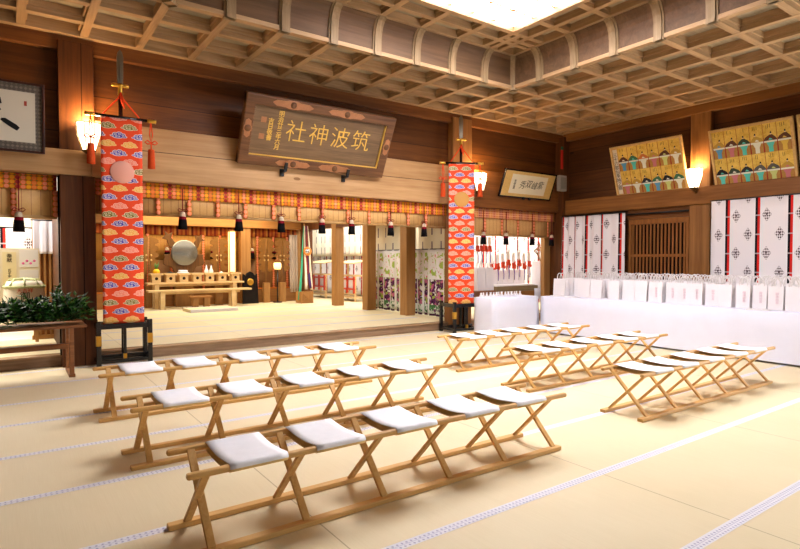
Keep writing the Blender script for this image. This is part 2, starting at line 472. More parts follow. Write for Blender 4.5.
# ------------------------------------------------------------------ folding benches
def make_bench(label):
    r = thing('folding_bench', label, 'bench', (0,0,0), 0, 'long folding benches on the tatami')
    ZR = .428
    for y in (-.208, .208):
        MB().bar((0, y, ZR), (2.9, y, ZR), .042, .036).build('top_rail', W_BENCH, r, bevel=.014)
        MB().bar((.0, y*.95, .016), (2.84, y*.95, .016), .056, .032).build('bottom_bar', W_BENCH, r, bevel=.006)
    for k in range(6):
        x = .115 + .53 * k
        for s_ in (-1, 1):
            xo = x + s_ * .0115
            lg = MB().bar((xo, s_*.198, ZR), (xo, -s_*.192, .028), .021, .043, (1, 0, 0)).build('leg', W_LEG, r, bevel=.004)
            if s_ > 0: MB().tube([(x-.028, 0, .228), (x+.028, 0, .228)], .007, 8).build('pivot_bolt', M_BLACK, lg)
    # each seat is a sling: an upper layer pulled over both rails, a lower layer hanging under them
    for k in range(5):
        xc = (.372, .865, 1.416, 1.985, 2.49)[k]
        R = .0226
        def top(u, v):
            if v < .15: a = PI * (1.05 - .55 * v/.15); y, z = -.208 + R*math.cos(a), ZR + R*math.sin(a)
            elif v > .85: a = PI * (.5 - .55 * (v-.85)/.15); y, z = .208 + R*math.cos(a), ZR + R*math.sin(a)
            else:
                t = (v-.15)/.7; y = -.208 + .416*t; z = ZR + R - .016*math.sin(PI*t)
            return (xc - .160 + .320*u, y, z)
        def low(u, v):
            if v < .15: a = PI * (1.05 + .40 * v/.15); y, z = -.208 + R*math.cos(a), ZR + R*math.sin(a)
            elif v > .85: a = PI * (-.45 + .40 * (v-.85)/.15); y, z = .208 + R*math.cos(a), ZR + R*math.sin(a)
            else:
                t = (v-.15)/.7; y = -.212 + .424*t; z = ZR - R - .012*math.sin(PI*t)
            return (xc - .158 + .316*u, y, z)
        so = MB().grid(top, 6, 30).build('seat', M_CANVAS, r, solid=.0025)
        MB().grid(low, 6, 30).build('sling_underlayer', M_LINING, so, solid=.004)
    return r
b1 = make_bench('long folding bench with white canvas seats, nearest of the left group')
b1.location = (.70, 3.02, 0)
for loc, rz, lab in (((.69, 4.49, 0), 0, 'long folding bench of the left group, middle one of three'),
                     ((.66, 5.93, 0), 0, 'long folding bench of the left group, beside the raised step'),
                     ((4.74, 3.06, 0), 0, 'long folding bench of the right group, nearest one, clear of the others'),
                     ((4.77, 4.44, 0), 0, 'long folding bench of the right group, middle one of three'),
                     ((4.86, 5.75, 0), 0, 'long folding bench of the right group, next to the white table corner')):
    o = dup(b1, loc, rz, lab)
    o.scale.x = {4.49: 1.03, 5.93: 1.045, 3.06: .988, 4.44: 1.0, 5.75: .975}[loc[1]]
# ------------------------------------------------------------------ patterned cloth
def cloud_cloth():
    t = Mt('orange brocade with coloured clouds', .62, .25)
    u, v = t.uv()
    row = (v / .124).floor()
    y = v.cell(.124)
    uu = u + (row.mod(2) * .1375)
    x = uu.cell(.275)
    d = None
    for cx, cy, a, b in ((.010, .018, .040, .029), (-.042, .008, .036, .027), (.054, .004, .034, .025), (-.012, -.018, .070, .026), (.065, -.018, .042, .016), (-.075, -.014, .034, .013)):
        q = ((x - cx) / a); p = ((y - cy) / b)
        e = q * q + p * p
        d = e if d is None else d.mn(e)
    fill = d.lt(.80); rim = d.lt(1.15)
    swirl = ((d * 11).sin()).gt(.55)
    idx = row.mod(5)
    fc = t.pick(idx, ['eba64e', '4a3a9c', '7a6a2a', 'f0846c', '5444a8'])
    rc = t.pick(idx, ['f2cf86', 'e8dcd0', 'e6d6ae', 'f6b8a0', 'e8dcd0'])
    n = t.noise(60, None, 2)
    base = t.mix(n * .35, 'e8481a', 'd23c14')
    c = t.mix(rim, base, rc); c = t.mix(fill, c, fc); c = t.mix(fill * swirl * .75, c, rc)
    t.base(c); return t.m
M_CLOUD = cloud_cloth()
def valance_cloth(name, dots=True, w=.062):
    t = Mt(name, .65, .2)
    u, v = t.uv()
    x, y = u.cell(w), v.cell(w)
    ci = (u / w).floor().mod(7)
    col = t.pick(ci, ['f0906a', 'f0a424', 'a83430', 'ee8c60', 'f2ae20', 'e8803c', 'e89c20'])
    r = (x * x + y * y) / (w * w)
    c = t.mix(r.lt(.19), 'd8641c', col)
    k = (x.abs() - w/2).abs() + (y.abs() - w/2).abs()
    c = t.mix(k.lt(w * .20), c, '5d7a2c')
    t.base(c); return t.m
M_VAL = valance_cloth('dotted orange valance cloth')
M_RIBN = valance_cloth('dotted ribbon cloth', True, .075)
def plaid_cloth():
    t = Mt('orange plaid valance cloth', .65, .2)
    u, v = t.uv()
    c = t.pick((u / .11).floor().mod(6), ['d98a2c', 'c85a30', 'd9882c', 'a83a30', 'd27a34', 'b84a30'])
    g = u.cell(.052).abs().lt(.008).mx(v.cell(.052).abs().lt(.008))
    c = t.mix(g * .75, c, 'efb48a')
    t.base(c); return t.m
M_PLAID = plaid_cloth()
def stripe_cloth():
    t = Mt('red and ochre striped valance cloth', .65, .2)
    u, v = t.uv()
    c = t.pick((u / .06).floor().mod(7), ['c8742c', '8c2f1c', 'b85a24', 'd08a3a', '6e2416', 'c8682c', 'a8481e'])
    t.base(c); return t.m
M_STRIPE = stripe_cloth()
def bamboo(name, a, b, tr=0.0):
    t = Mt(name, .5, .25)
    u, v = t.uv()
    sl = (v.cell(.014).abs() / .007)
    c = t.ramp(sl, [(.0, a), (.8, a), (1, b)])
    n = t.noise(30, None, 2)
    c = t.mix(n * .4, c, b)
    th = u.cell(.11).abs().lt(.0035)
    c = t.mix(th * .7, c, '8c3a2c')
    t.base(c); return t.m
M_BAMB = bamboo('split bamboo', 'dcae6e', 'b08046')
M_BAMBG = bamboo('gilt split bamboo', 'c08a40', '8a5a24')
M_BAMBB = bamboo('brown split bamboo', '94683c', '6d4826')

# ------------------------------------------------------------------ rolled bamboo blinds with valance, ribbons and tassels
def tassel(parent, x, y, ztop, s=1.0, cordtop=None):
    a = MB(); a.tube([(x, y, cordtop or ztop + .3), (x, y, ztop + .02)], .008, 6)
    for sg in (-1, 1):
        a.tube([(x, y, ztop+.03), (x+sg*.05*s, y-.008, ztop+.055), (x+sg*.075*s, y-.01, ztop+.03), (x+sg*.05*s, y-.008, ztop+.008), (x, y-.006, ztop+.01)], .006, 5)
    co_ = a.build('tassel_cord', M_CRIM, parent)
    t = MB().lathe([(.0, .01), (.03*s, 0), (.045*s, -.03*s), (.05*s, -.075*s)], (x, y, ztop), 14)
    h = t.build('tassel_head', M_PALECAP, co_)
    t = MB().lathe([(.05*s, -.07*s), (.056*s, -.10*s), (.057*s, -.115*s)], (x, y, ztop), 14); t.build('tassel_band', M_CRIM, co_)
    t = MB(); n = 18
    pr = [(.055*s, -.112*s), (.062*s, -.19*s), (.068*s, -.27*s), (.001, -.272*s)]
    vs = []
    for r, z in pr:
        for j in range(n):
            q = r * (1 + .07 * (j % 2)); an = 2*PI*j/n
            vs.append((x + q*math.cos(an), y + q*.8*math.sin(an), ztop + z))
    t.add(vs, [(i*n+j, i*n+(j+1) % n, (i+1)*n+(j+1) % n, (i+1)*n+j) for i in range(3) for j in range(n)], 0, True)
    t.build('tassel_fringe', M_BLKTAS, co_)
M_PALECAP = plain('cream and red tassel knot', 'cdb79a', .7, .15, 0, .2, 40)
def blind(label, x0, x1, zv, zb, ribs, tas, vm, y=9.14, sag=.0):
    L = x1 - x0
    r = thing('bamboo_blind', label, 'blind', (x0, y, 2.67), 0)
    MB().grid(lambda u, v: (L*u, -.02 + .006*math.sin(u*L*6), -(2.67-zv)*(1-v)), max(8, int(L*8)), 2, lambda u, v: (L*u, (2.67-zv)*v)).build('valance', vm, r, solid=.006)
    a = MB().grid(lambda u, v: (L*u, .012, zb - 2.67 + (zv-zb+.12)*v), 4, 2, lambda u, v: (L*u, v*(zv-zb+.12)))
    a.build('slat_panel', M_BAMB, r, solid=.008)
    MB().tube([(0, .012, zb-2.67), (L, .012, zb-2.67)], .024, 10).build('bottom_roll', M_BAMBROLL, r)
    for x in ribs:
        MB().grid(lambda u, v: (x-x0-.035+.07*u, -.028, zb+.0-2.67 + (zv-zb)*v), 1, 4, lambda u, v: (.075*u, (zv-zb)*v)).build('ribbon', M_RIBN, r, solid=.004)
    for x in tas: tassel(r, x-x0, -.06, zb-2.67+.055, 1.0, -.06)
    return r
M_BAMBROLL = plain('bamboo roll', 'b88f58', .5, .3, 0, .15, 20)
blind('rolled bamboo blind over the bay at the far left behind the plant table', -2.2, .575, 2.46, 2.09, (-1.4, -.95, -.45, .075, .555), (-.6, .131), M_VAL)
blind('wide rolled bamboo blind with dotted orange valance across the altar opening', 1.05, 7.68, 2.44, 2.19,
      (1.42, 1.90, 2.36, 2.81, 3.27, 3.77, 4.25, 4.71, 5.25, 5.72, 6.19, 6.66, 7.12), (2.25, 3.147, 3.895, 4.686, 5.31, 6.204, 7.041), M_VAL)
blind('rolled bamboo blind with plaid valance in the bay beside the right wall corner', 8.27, 11.19, 2.44, 2.06, (8.803, 9.344, 9.877, 10.437, 10.95), (8.727, 9.445, 10.337, 11.045), M_PLAID)
# dark jambs of the bays
b = MB(); b.box(8.27, 9.2, ST, 8.37, 9.3, 2.67); struct(b.build('trim_15', W_PINE))
b = MB(); b.box(10.98, 9.25, ST, 11.2, 9.36, 2.67); struct(b.build('trim_16', W_PINE))
b = MB(); b.box(.582, 9.05, ST, .60, 9.12, 2.67); struct(b.build('trim_17', M_DARK))

# ------------------------------------------------------------------ banners on black lacquered stands
def banner(label, loc, rz, srz, w, sw, sd, crest, ztop=3.49, zbot=.585):
    r = thing('ritual_banner', label, 'banner', loc, rz, 'orange brocade banners flanking the altar opening')
    R = Matrix.Rotation(srz, 3, 'Z')
    def q(x, y, z): v = R @ Vector((x, y, z)); return (v.x, v.y + .13, v.z)
    st = MB()
    for sx in (-1, 1):
        for sy in (-1, 1): st.bar(q(sx*sw/2, sy*sd/2, 0), q(sx*sw/2, sy*sd/2, .64), .062, .062, q(0, 1, 0))
    for z, h in ((.565, .075), (.075, .05)):
        for sy in (-1, 1): st.bar(q(-sw/2, sy*sd/2, z), q(sw/2, sy*sd/2, z), .045, h)
        for sx in (-1, 1): st.bar(q(sx*sw/2, -sd/2, z), q(sx*sw/2, sd/2, z), .045, h)
    st.bar(q(0, -sd/2, 0.06), q(0, -sd/2, .56), .04, .04, q(0, 1, 0))
    st.bar(q(-sw/2, 0, .13), q(sw/2, 0, .13), .06, .04)
    so = st.build('stand', M_BLACKL, r, bevel=.006)
    for sx in (-1, 1):
        MB().bar(q(sx*sw/2, -sd/2, .30), q(sx*sw/2, -sd/2, .44), .066, .066, q(0, 1, 0)).build('gilt_fitting', M_GOLD, so)
    MB().bar(q(0, -sd/2, .10), q(0, -sd/2, .17), .044, .044, q(0, 1, 0)).build('gilt_fitting', M_GOLD, so)
    MB().tube([(0, .06, .12), (0, .06, 3.98)], .028, 12).build('pole', M_BLACKL, r)
    MB().lathe([(.03, 3.82), (.034, 3.84), (.03, 3.95), (.05, 3.97), (.03, 3.99), (0, 4.0)], (0, .06, 0), 14).build('pole_collar', M_GOLD, r)
    c = MB(); c.lathe([(.02, -.11), (.03, -.09), (.026, -.02), (.026, .02), (.03, .09), (.02, .11)], (0, .06, 3.965), 12, 0, 'x'); c.build('cross_guard', M_GOLD, r)
    sp = MB(); sp.prism([(-.036, 3.99), (.036, 3.99), (.042, 4.36), (.03, 4.43), (0, 4.47), (-.03, 4.43), (-.042, 4.36)], .045, .075); sp.prism([(-.008, 4.05), (.008, 4.05), (.008, 4.33), (-.008, 4.33)], .040, .046)
    sp.build('spear_blade', M_STEEL, r, bevel=.004)
    cb = MB().tube([(-.34, 0, ztop+.015), (.34, 0, ztop+.015)], .022, 12).build('crossbar', M_BLACKL, r)
    for sx in (-1, 1):
        MB().lathe([(0, -.002), (.026, 0), (.03, .03), (.026, .09), (.03, .12), (0, .125)], (sx*.335, 0, ztop+.015), 12, 0, 'x').build('end_cap', M_GOLD, cb) if sx > 0 else \
        MB().lathe([(0, -.125), (.03, -.12), (.026, -.09), (.03, -.03), (.026, 0), (0, .002)], (sx*.335, 0, ztop+.015), 12, 0, 'x').build('end_cap', M_GOLD, cb)
    cd = MB()
    for sx in (-1, 1): cd.tube([(sx*.23, -.005, ztop+.04), (sx*.03, .04, 3.78), (0, .03, 3.86)], .011, 6)
    cd.tube([(.0, .02, 3.86), (.03, .0, 3.74), (.035, -.005, 3.64), (.01, 0, 3.72), (.0, .02, 3.82)], .012, 6)
    cd.build('hanging_cord', M_REDCORD, r)
    h = ztop - zbot
    cl = MB().grid(lambda u, v: (-w/2 + w*u, .012*math.sin(PI*u*2+1)*(1-v) - .01, zbot + h*v), 12, 40, lambda u, v: (w*u + .05, h*v)).build('cloth', M_CLOUD, r, solid=.006)
    d = MB(); d.lathe([(0, -.026), (.15, -.026), (.157, -.02), (.157, -.014)], (0, 0, 2.735), 36, 0, 'y'); cr_ = d.build('crest', crest, cl)
    for sx in (-1, 1):
        a = MB(); x = sx * .385; zt_ = ztop - .02
        a.tube([(x, 0, zt_+.03), (x-.02, -.012, zt_-.16), (x, -.012, zt_-.28), (x+.02, -.012, zt_-.16), (x, 0, zt_+.03)], .008, 6)
        for s_ in (-1, 1):
            a.tube([(x, -.014, zt_-.28), (x+s_*.05, -.018, zt_-.245), (x+s_*.085, -.018, zt_-.275), (x+s_*.05, -.018, zt_-.30), (x, -.014, zt_-.285)], .009, 6)
        a.tube([(x, -.014, zt_-.29), (x, -.014, zt_-.38)], .01, 6)
        k = a.build('tassel_cord', M_REDCORD, r)
        MB().lathe([(0, 0), (.04, -.005), (.045, -.04), (.045, -.06), (.05, -.20), (.052, -.28), (0, -.282)], (x, -.014, zt_-.37), 16).build('tassel', M_REDTAS, k)
    return r
M_STEEL = plain('grey steel', '77705f', .4, .5, .6)
banner('tall orange cloud-patterned banner with pale round crest, by the left dark pillar', (1.34, 8.70, 0), 0, 0, .53, .66, .36, plain('pale pink crest cloth', 'e2a08c', .6))
banner('tall orange cloud-patterned banner with ochre round crest, by the right pillar and white table', (7.62, 8.58, 0), -.52, .40, .535, .60, .50, plain('ochre crest cloth', 'c08a44', .6), 3.46, .575)

# ------------------------------------------------------------------ wall lamps
M_SHADE = Mt('lit white glass', .4); M_SHADE.base('fff4e0'); M_SHADE.emit('ffe6c0', 4.5); M_SHADE = M_SHADE.m
M_BRASSD = plain('dark brass', '6a4a24', .4, .5, .8)
def wall_lamp(label, loc, rz, power=48):
    r = thing('wall_lamp', label, 'wall lamp', loc, rz, 'lit lantern lamps on the walls')
    # octagonal tapered shade; local -y points into the room
    n = 8; a = MB(); pr = [(.085, -.19), (.15, .03), (.165, .19)]; SY = .7
    vs = [(p*math.cos(2*PI*(j+.5)/n), SY*p*math.sin(2*PI*(j+.5)/n), z) for p, z in pr for j in range(n)]
    a.add(vs, [(i*n+j, i*n+(j+1) % n, (i+1)*n+(j+1) % n, (i+1)*n+j) for i in range(2) for j in range(n)]); a.add(vs[:n], [tuple(range(n))])
    a.build('shade', M_SHADE, r)
    f_ = MB()
    for j in range(n):
        an = 2*PI*(j+.5)/n
        f_.tube([(p*1.01*math.cos(an), SY*p*1.01*math.sin(an), z) for p, z in pr], .0065, 5)
    f_.tube([(.167*math.cos(2*PI*(j+.5)/n), .167*SY*math.sin(2*PI*(j+.5)/n), .19) for j in range(n+1)], .006, 5)
    f_.build('shade_frame', M_GOLD, r)
    MB().lathe([(0, -.27), (.02, -.255), (.03, -.23), (.06, -.215), (.09, -.195), (.09, -.185), (0, -.185)], (0, 0, 0), 16).build('base_cup', M_BRASSD, r)
    g = MB(); g.tube([(0, 0, -.24), (0, .06, -.27), (0, .10, -.24), (0, .125, -.12)], .014, 8); g.box(-.05, .115, -.2, .05, .13, 0)
    g.build('bracket', M_BRASSD, r)
    l = bpy.data.lights.new('lamp_bulb', 'POINT'); l.energy = power; l.color = (1, .68, .36); l.shadow_soft_size = .08
    o = bpy.data.objects.new('lamp_bulb', l); COL.objects.link(o); o.parent = r; o.location = (0, 0, .24)
wall_lamp('lit white lantern lamp on the left dark pillar, beside the banner tassel', (.945, 8.82, 3.20), 0)
wall_lamp('lit white lantern lamp half behind the banner of the right pillar', (8.36, 8.81, 3.18), 0)
wall_lamp('lit white lantern lamp on the right wall, between the two gilt picture panels', (11.19, 5.66, 3.12), -PI/2, 20)

# ------------------------------------------------------------------ big gold-lettered plaque
M_GILT = plain('gold leaf lettering', 'd8ac4a', .4, .5, .35)
M_BRONZE = plain('bronze inlay', 'a06a44', .45, .4, .3, .15, 20)
r = thing('hanging_plaque', 'large dark wooden plaque with four big gold characters, tilted out over the altar opening', 'plaque', (4.45, 8.93, 3.09), 0, None, .445)
PW, PH = 2.81/2, 1.14
b = MB().box(-PW+.12, -.03, .12, PW-.12, .02, PH-.12); b.build('board', W_SIGN, r)
fr = MB(); fw_ = .17
for (z0, z1) in ((0, fw_), (PH-fw_, PH)): fr.box(-PW, -.09, z0, PW, .03, z1)
for (x0, x1) in ((-PW, -PW+fw_), (PW-fw_, PW)): fr.box(x0, -.088, .002, x1, .03, PH-.002)
fo = fr.build('frame', W_SIGNF, r, bevel=.02)
gl = MB()
x0, x1, z0, z1 = -PW+fw_, PW-fw_, fw_, PH-fw_
gl.box(x0, -.07, z0, x1, -.03, z0+.014); gl.box(x1-.014, -.07, z0, x1, -.03, z1)
gl.build('gilt_edge', M_GILT, fo)
def cartouche(x, z, L, vert=False):
    pts = [(-L, 0), (-L*.8, .045), (-L*.35, .05), (-L*.2, .065), (L*.2, .065), (L*.35, .05), (L*.8, .045), (L, 0), (L*.8, -.045), (L*.35, -.05), (L*.2, -.065), (-L*.2, -.065), (-L*.35, -.05), (-L*.8, -.045)]
    m_ = MB(); m_.prism([(x + (b_ if vert else a_), z + (a_ if vert else b_)) for a_, b_ in pts][::(-1 if vert else 1)], -.098, -.085)
    o_ = m_.build('fitting', M_BRONZE, fo)
    MB().lathe([(0, -.106), (.05, -.104), (.056, -.097)], (x, 0, z), 14, 0, 'y').build('boss', W_SIGNF, o_)
for x in (-.62, .38): cartouche(x, PH-.085, .36)
for x in (-.45, .35): cartouche(x, .085, .32)
for x in (-PW+.085, PW-.085): cartouche(x, PH*.52, .15, True)
t = MB()
for i, ch in enumerate('社神波筑'): put_text(t, ch, (-.47 + .42*i, -.034, .60), .39, depth=.004, offset=-.004)
t.build('large_lettering', M_GILT, r)
for tx_, x_ in (('明治廿三年六月', -.77), ('吉日敬書', -.93)):
    t = MB(); put_text(t, tx_, (x_, -.034, .60), .10, vertical=True, depth=.002, offset=.001); t.build('small_lettering', M_GILT, r)
for z in (.75, .48): MB().box(-1.10, -.034, z-.045, -1.01, -.031, z+.045).build('seal', M_BRONZE, r)
for x in (3.86, 5.06):
    h = thing('mounted_hook', 'black iron hook under the %s end of the gold-lettered plaque' % ('left' if x < 4.5 else 'right'), 'hook', (x, 8.95, 3.03))
    MB().bar((0, .0, -.03), (0, -.15, -.02), .05, .03).bar((0, -.14, -.02), (0, -.20, .10), .05, .025, (0, 1, 0)).build('hook_arm', M_BLACK, h)
    MB().box(-.035, -.005, -.10, .035, .02, .02).build('hook_plate', M_BLACK, h)

# ------------------------------------------------------------------ calligraphy frames
M_INK = plain('black ink', '111010', .5, .3)
M_SILK = plain('gold silk mount', 'cfa860', .6, .25, 0, .12, 30)
M_RICE = plain('cream rice paper', 'ded0ae', .7, .2, 0, .05, 4)
r = thing('hanging_picture', 'black-framed calligraphy in a gold mount, tilted out near the room corner', 'picture', (9.92, 8.96, 2.94), 0, None, .36)
w2, h2 = .87, .64
b = MB().box(-w2+.02, -.02, .02, w2-.02, .01, h2-.02); b.build('mount', M_SILK, r)
MB().box(-.60, -.024, .10, .60, -.018, h2-.10).build('paper_sheet', M_RICE, r)
b = MB(); b.box(-w2, -.035, 0, w2, .015, .03); b.box(-w2, -.035, h2-.03, w2, .015, h2); b.box(-w2, -.034, .001, -w2+.03, .014, h2-.001); b.box(w2-.03, -.034, .001, w2, .014, h2-.001)
b.build('frame', M_BLACKL, r, bevel=.004)
t = MB()
for i, ch in enumerate('秀双峰紫'): put_text(t, ch, (-.22 + .20*i, -.026, .31 + (.02 if i % 2 else -.01)), .205, depth=.001, offset=-.001, shear=.25)
put_text(t, '雪堂書', (-.47, -.026, .30), .08, vertical=True, depth=.001)
t.build('brush_lettering', M_INK, r)
for x in (-.06, .14): MB().box(x-.02, -.055, -.03, x+.02, -.0, .035).build('clip', M_BLACK, r)

def brocade():
    t = Mt('grey brocade mount', .6, .3)
    x, y, z = t.xyz()
    n = t.noise(18, None, 3)
    d = (x.cell(.05).abs() + z.cell(.05).abs()).lt(.02)
    t.base(t.mix(d * .6, t.mix(n, '6a6055', '4d463e'), '8b7f70')); return t.m
r = thing('hanging_picture', 'large glazed calligraphy with bold black strokes in a grey brocade mount, far left', 'picture', (-.45, 8.87, 2.915), 0, None, .09)
w2, h2 = .88, .90
MB().box(-w2+.02, -.02, .02, w2-.02, .01, h2-.02).build('mount', brocade(), r)
MB().box(-w2+.12, -.026, .13, w2-.105, -.02, h2-.125).build('paper_sheet', plain('ivory paper', 'd9d0bc', .25, .5), r)
b = MB(); b.box(-w2, -.05, 0, w2, .015, .028); b.box(-w2, -.05, h2-.028, w2, .015, h2); b.box(-w2, -.049, .001, -w2+.028, .014, h2-.001); b.box(w2-.028, -.049, .001, w2, .014, h2-.001)
b.build('frame', plain('dark red brown frame', '3c1c10', .35, .4), r, bevel=.004)
t = MB()
def stroke(pts, rs):
    P = [Vector((x - .10, 0, z - .01)) for x, z in pts]; L, Rr = [], []
    for i, p in enumerate(P):
        d = (P[min(i+1, len(P)-1)] - P[max(0, i-1)]).normalized(); nrm = Vector((-d.z, 0, d.x)) * rs[i]
        L.append(p + nrm); Rr.append(p - nrm)
    poly = [(q.x, q.z) for q in Rr + L[::-1]]
    t.prism(poly, -.030, -.026)
stroke([(.42, .70), (.48, .66), (.50, .60)], [.012, .032, .02]); stroke([(.40, .56), (.46, .545), (.50, .515)], [.012, .03, .018])
stroke([(.505, .41), (.54, .40), (.60, .36), (.65, .33), (.69, .30)], [.012, .03, .032, .034, .026])
stroke([(.30, .72), (.30, .50), (.27, .30)], [.03, .03, .015]); stroke([(.10, .60), (.25, .62), (.38, .64)], [.015, .025, .02])
stroke([(.10, .30), (.0, .45), (-.05, .70)], [.02, .03, .03]); stroke([(-.40, .70), (-.30, .5), (-.36, .28)], [.03, .03, .02])
t.build('brush_lettering', M_INK, r)
MB().box(.655, -.029, .60, .685, -.026, .66).build('red_seal', plain('red seal ink', 'a8402c', .6), r)

# red charm and small speaker by the corner
r = thing('hanging_paper_charm', 'narrow red paper charm with green top hanging by the room corner', 'charm', (11.11, 8.84, 3.72))
MB().box(-.035, -.02, 0, .035, .0, .46).build('red_slip', plain('red paper', 'c8281c', .6), r)
MB().box(-.03, -.022, .46, .03, .0, .54).build('green_top', plain('green paper', '1f6a4a', .6), r)
r = thing('wall_mounted_speaker', 'small grey white box on the wall right of the black-framed calligraphy', 'speaker', (11.07, 8.85, 3.17))
MB().box(-.13, -.10, 0, .13, .0, .38).build('case', plain('warm grey plastic', 'a39a8c', .5), r, bevel=.012)
MB().box(-.10, -.105, .05, .10, -.095, .33).build('speaker_grille', plain('grey grille', '8d867a', .7), r)
# ------------------------------------------------------------------ altar room shell
b = MB(); b.box(-6.2, 16.95, 0, 8.05, 17.1, 3.6); struct(b.build('wall_altar_back', plain('golden board', 'a87a40', .5, .3, 0, .15, 3)))
b = MB(); b.box(-6.2, 9.3, 0, -6, 17, 3.6); struct(b.build('wall_altar_side', M_PLASTER))
b = MB(); b.box(-6.2, 9.25, 3.3, 16, 20.6, 3.4); struct(b.build('ceiling_altar_room', plain('pale ceiling board', 'c0a880', .7, .2, 0, .08, 2)))
b = MB(); b.box(1.4, 16.72, ST, 8.05, 16.95, .56); struct(b.build('trim_18', W_PINEX, bevel=.01))
b = MB(); b.box(-2, 16.5, 2.47, 8.05, 16.9, 2.80); struct(b.build('trim_19', W_PINEX, bevel=.01))
b = MB(); b.box(-2, 16.55, 2.80, 8.05, 16.9, 3.3); struct(b.build('trim_20', W_PINEX))
b = MB(); b.box(7.76, 9.38, 2.44, 8.0, 16.6, 2.72); struct(b.build('trim_21', W_PIL))
b = MB(); b.box(7.80, 9.38, 2.72, 7.96, 16.9, 3.3); struct(b.build('trim_22', M_PLASTER))
for y0 in (10.68, 12.43, 14.16):
    b = MB(); b.box(7.75, y0, ST, 8.02, y0 + .27, 2.75); struct(b.build('pillar', W_PINE, bevel=.01))
b = MB(); b.box(7.78, 16.25, ST, 8.05, 16.6, 2.75); struct(b.build('pillar', W_PIL, bevel=.01))
for x0 in (1.35, 5.80):
    b = MB(); b.box(x0, 16.55, ST, x0 + .30, 16.85, 2.5); struct(b.build('pillar', W_PINE, bevel=.01))
# dark pier at the far left of the altar room, beside the front pillar
b = MB(); b.box(.62, 9.38, ST, .86, 16.6, 3.3); struct(b.build('wall_altar_partition', W_WALLR))

def back_blinds(label, x0, x1, ribs, tas, upper=M_BAMBG):
    L = x1 - x0
    r = thing('gilt_bamboo_blind', label, 'blind', (x0, 16.9, 2.47))
    MB().grid(lambda u, v: (L*u, -.06, -.26*(1-v)), max(4, int(L*4)), 1, lambda u, v: (L*u, .26*v)).build('valance', M_STRIPE, r, solid=.01)
    MB().grid(lambda u, v: (L*u, -.03, -1.0 + .8*v), 6, 1, lambda u, v: (L*u, .8*v)).build('upper_panel', upper, r, solid=.01)
    MB().grid(lambda u, v: (L*u, -.045, -1.9 + .92*v), 6, 1, lambda u, v: (L*u, .9*v)).build('lower_panel', M_BAMBB, r, solid=.01)
    for x in ribs: MB().grid(lambda u, v: (x-x0-.04+.08*u, -.07, -1.88 + 1.64*v), 1, 6, lambda u, v: (.075*u, 1.64*v)).build('ribbon', M_RIBN, r, solid=.006)
    for x in tas: tassel(r, x-x0, -.13, -.62, 1.2, -.2)
    MB().box(0, -.085, -1.9, L, -.055, -1.85).build('bottom_edging', M_STRIPE, r)
back_blinds('gilt bamboo blind behind the altar tables and the round mirror', 1.65, 5.80, (2.4, 3.22, 3.85, 4.75, 5.25), (3.05, 3.72, 5.02))
back_blinds('gilt bamboo blind to the right of the black crest board', 6.10, 7.74, (6.42, 6.95, 7.42), (6.22, 6.95))

# altar tables
def altar_table(label, x0, x1, y0, y1, z, legs):
    r = thing('altar_table', label, 'table', ((x0+x1)/2, (y0+y1)/2, ST))
    hx, hy, h = (x1-x0)/2, (y1-y0)/2, z - ST
    MB().box(-hx, -hy, h-.05, hx, hy, h).build('tabletop', W_ALTAR, r, bevel=.006)
    for lx in legs:
        for sy in (-1, 1):
            g = MB(); g.prism([(-.07, 0), (.07, 0), (.055, .06), (.06, h-.05), (-.06, h-.05), (-.055, .06)], sy*hy*.72-.03, sy*hy*.72+.03)
            o = g.build('leg', W_ALTAR, r); o.location.x = lx - (x0+x1)/2
    MB().box(-hx+.3, -.02, h-.12, hx-.3, .02, h-.05).build('apron', W_ALTAR, r)
altar_table('low pale wooden altar table, the longer one in front', 3.00, 5.80, 15.66, 15.98, .68, (3.36, 5.27))
altar_table('taller pale wooden altar table carrying the row of holed offering boxes', 3.06, 5.72, 16.08, 16.46, .87, (3.3, 5.45))
r = thing('wooden_stool', 'small wooden stool under the front altar table', 'stool', (4.28, 15.45, ST))
MB().box(-.28, -.12, .30, .28, .12, .35).build('seat', W_PINEX, r, bevel=.006)
for x in (-.15, .15): MB().box(x-.07, -.09, 0, x+.07, .09, .30).build('leg', W_PINE, r)
M_HOLE = plain('dark hole', '2a1408', .8)
SX = (3.30, 3.67, 4.02, 4.386, 4.736, 5.095, 5.48)
ORD = ('first', 'second', 'third', 'fourth', 'fifth', 'sixth', 'seventh')
def sanbo():
    r = thing('offering_stand', 'x', 'offering stand', (0,0,0), 0, 'offering stands on the altar table')
    a = MB(); a.box(-.115, -.115, 0, .115, .115, .20); o = a.build('box_base', W_ALTAR, r, bevel=.004)
    MB().lathe([(0, -.1165), (.042, -.1165), (.042, -.110)], (0, 0, .11), 16, 0, 'y').build('round_hole', M_HOLE, o)
    a = MB(); a.box(-.155, -.155, .20, .155, .155, .215)
    for s_ in (-1, 1): a.box(-.155, s_*.15-.006, .215, .155, s_*.15+.006, .255); a.box(s_*.15-.006, -.155, .215, s_*.15+.006, .155, .254)
    a.build('tray', W_ALTAR, r)
    return r
s0 = sanbo()
for i, x in enumerate(SX):
    lab = 'pale wooden holed offering box, %s from the left on the altar table' % ORD[i]
    if i == 0: s0.location = (x, 16.25, .87); s0['label'] = lab
    else: dup(s0, (x, 16.25, .87), None, lab)
ZT = .87 + .216
M_PORC = plain('white porcelain', 'f2f0ec', .25, .5)
def offer(name, label, cat, x, fn):
    r = thing(name, label, cat, (x, 16.25, ZT)); fn(r); return r
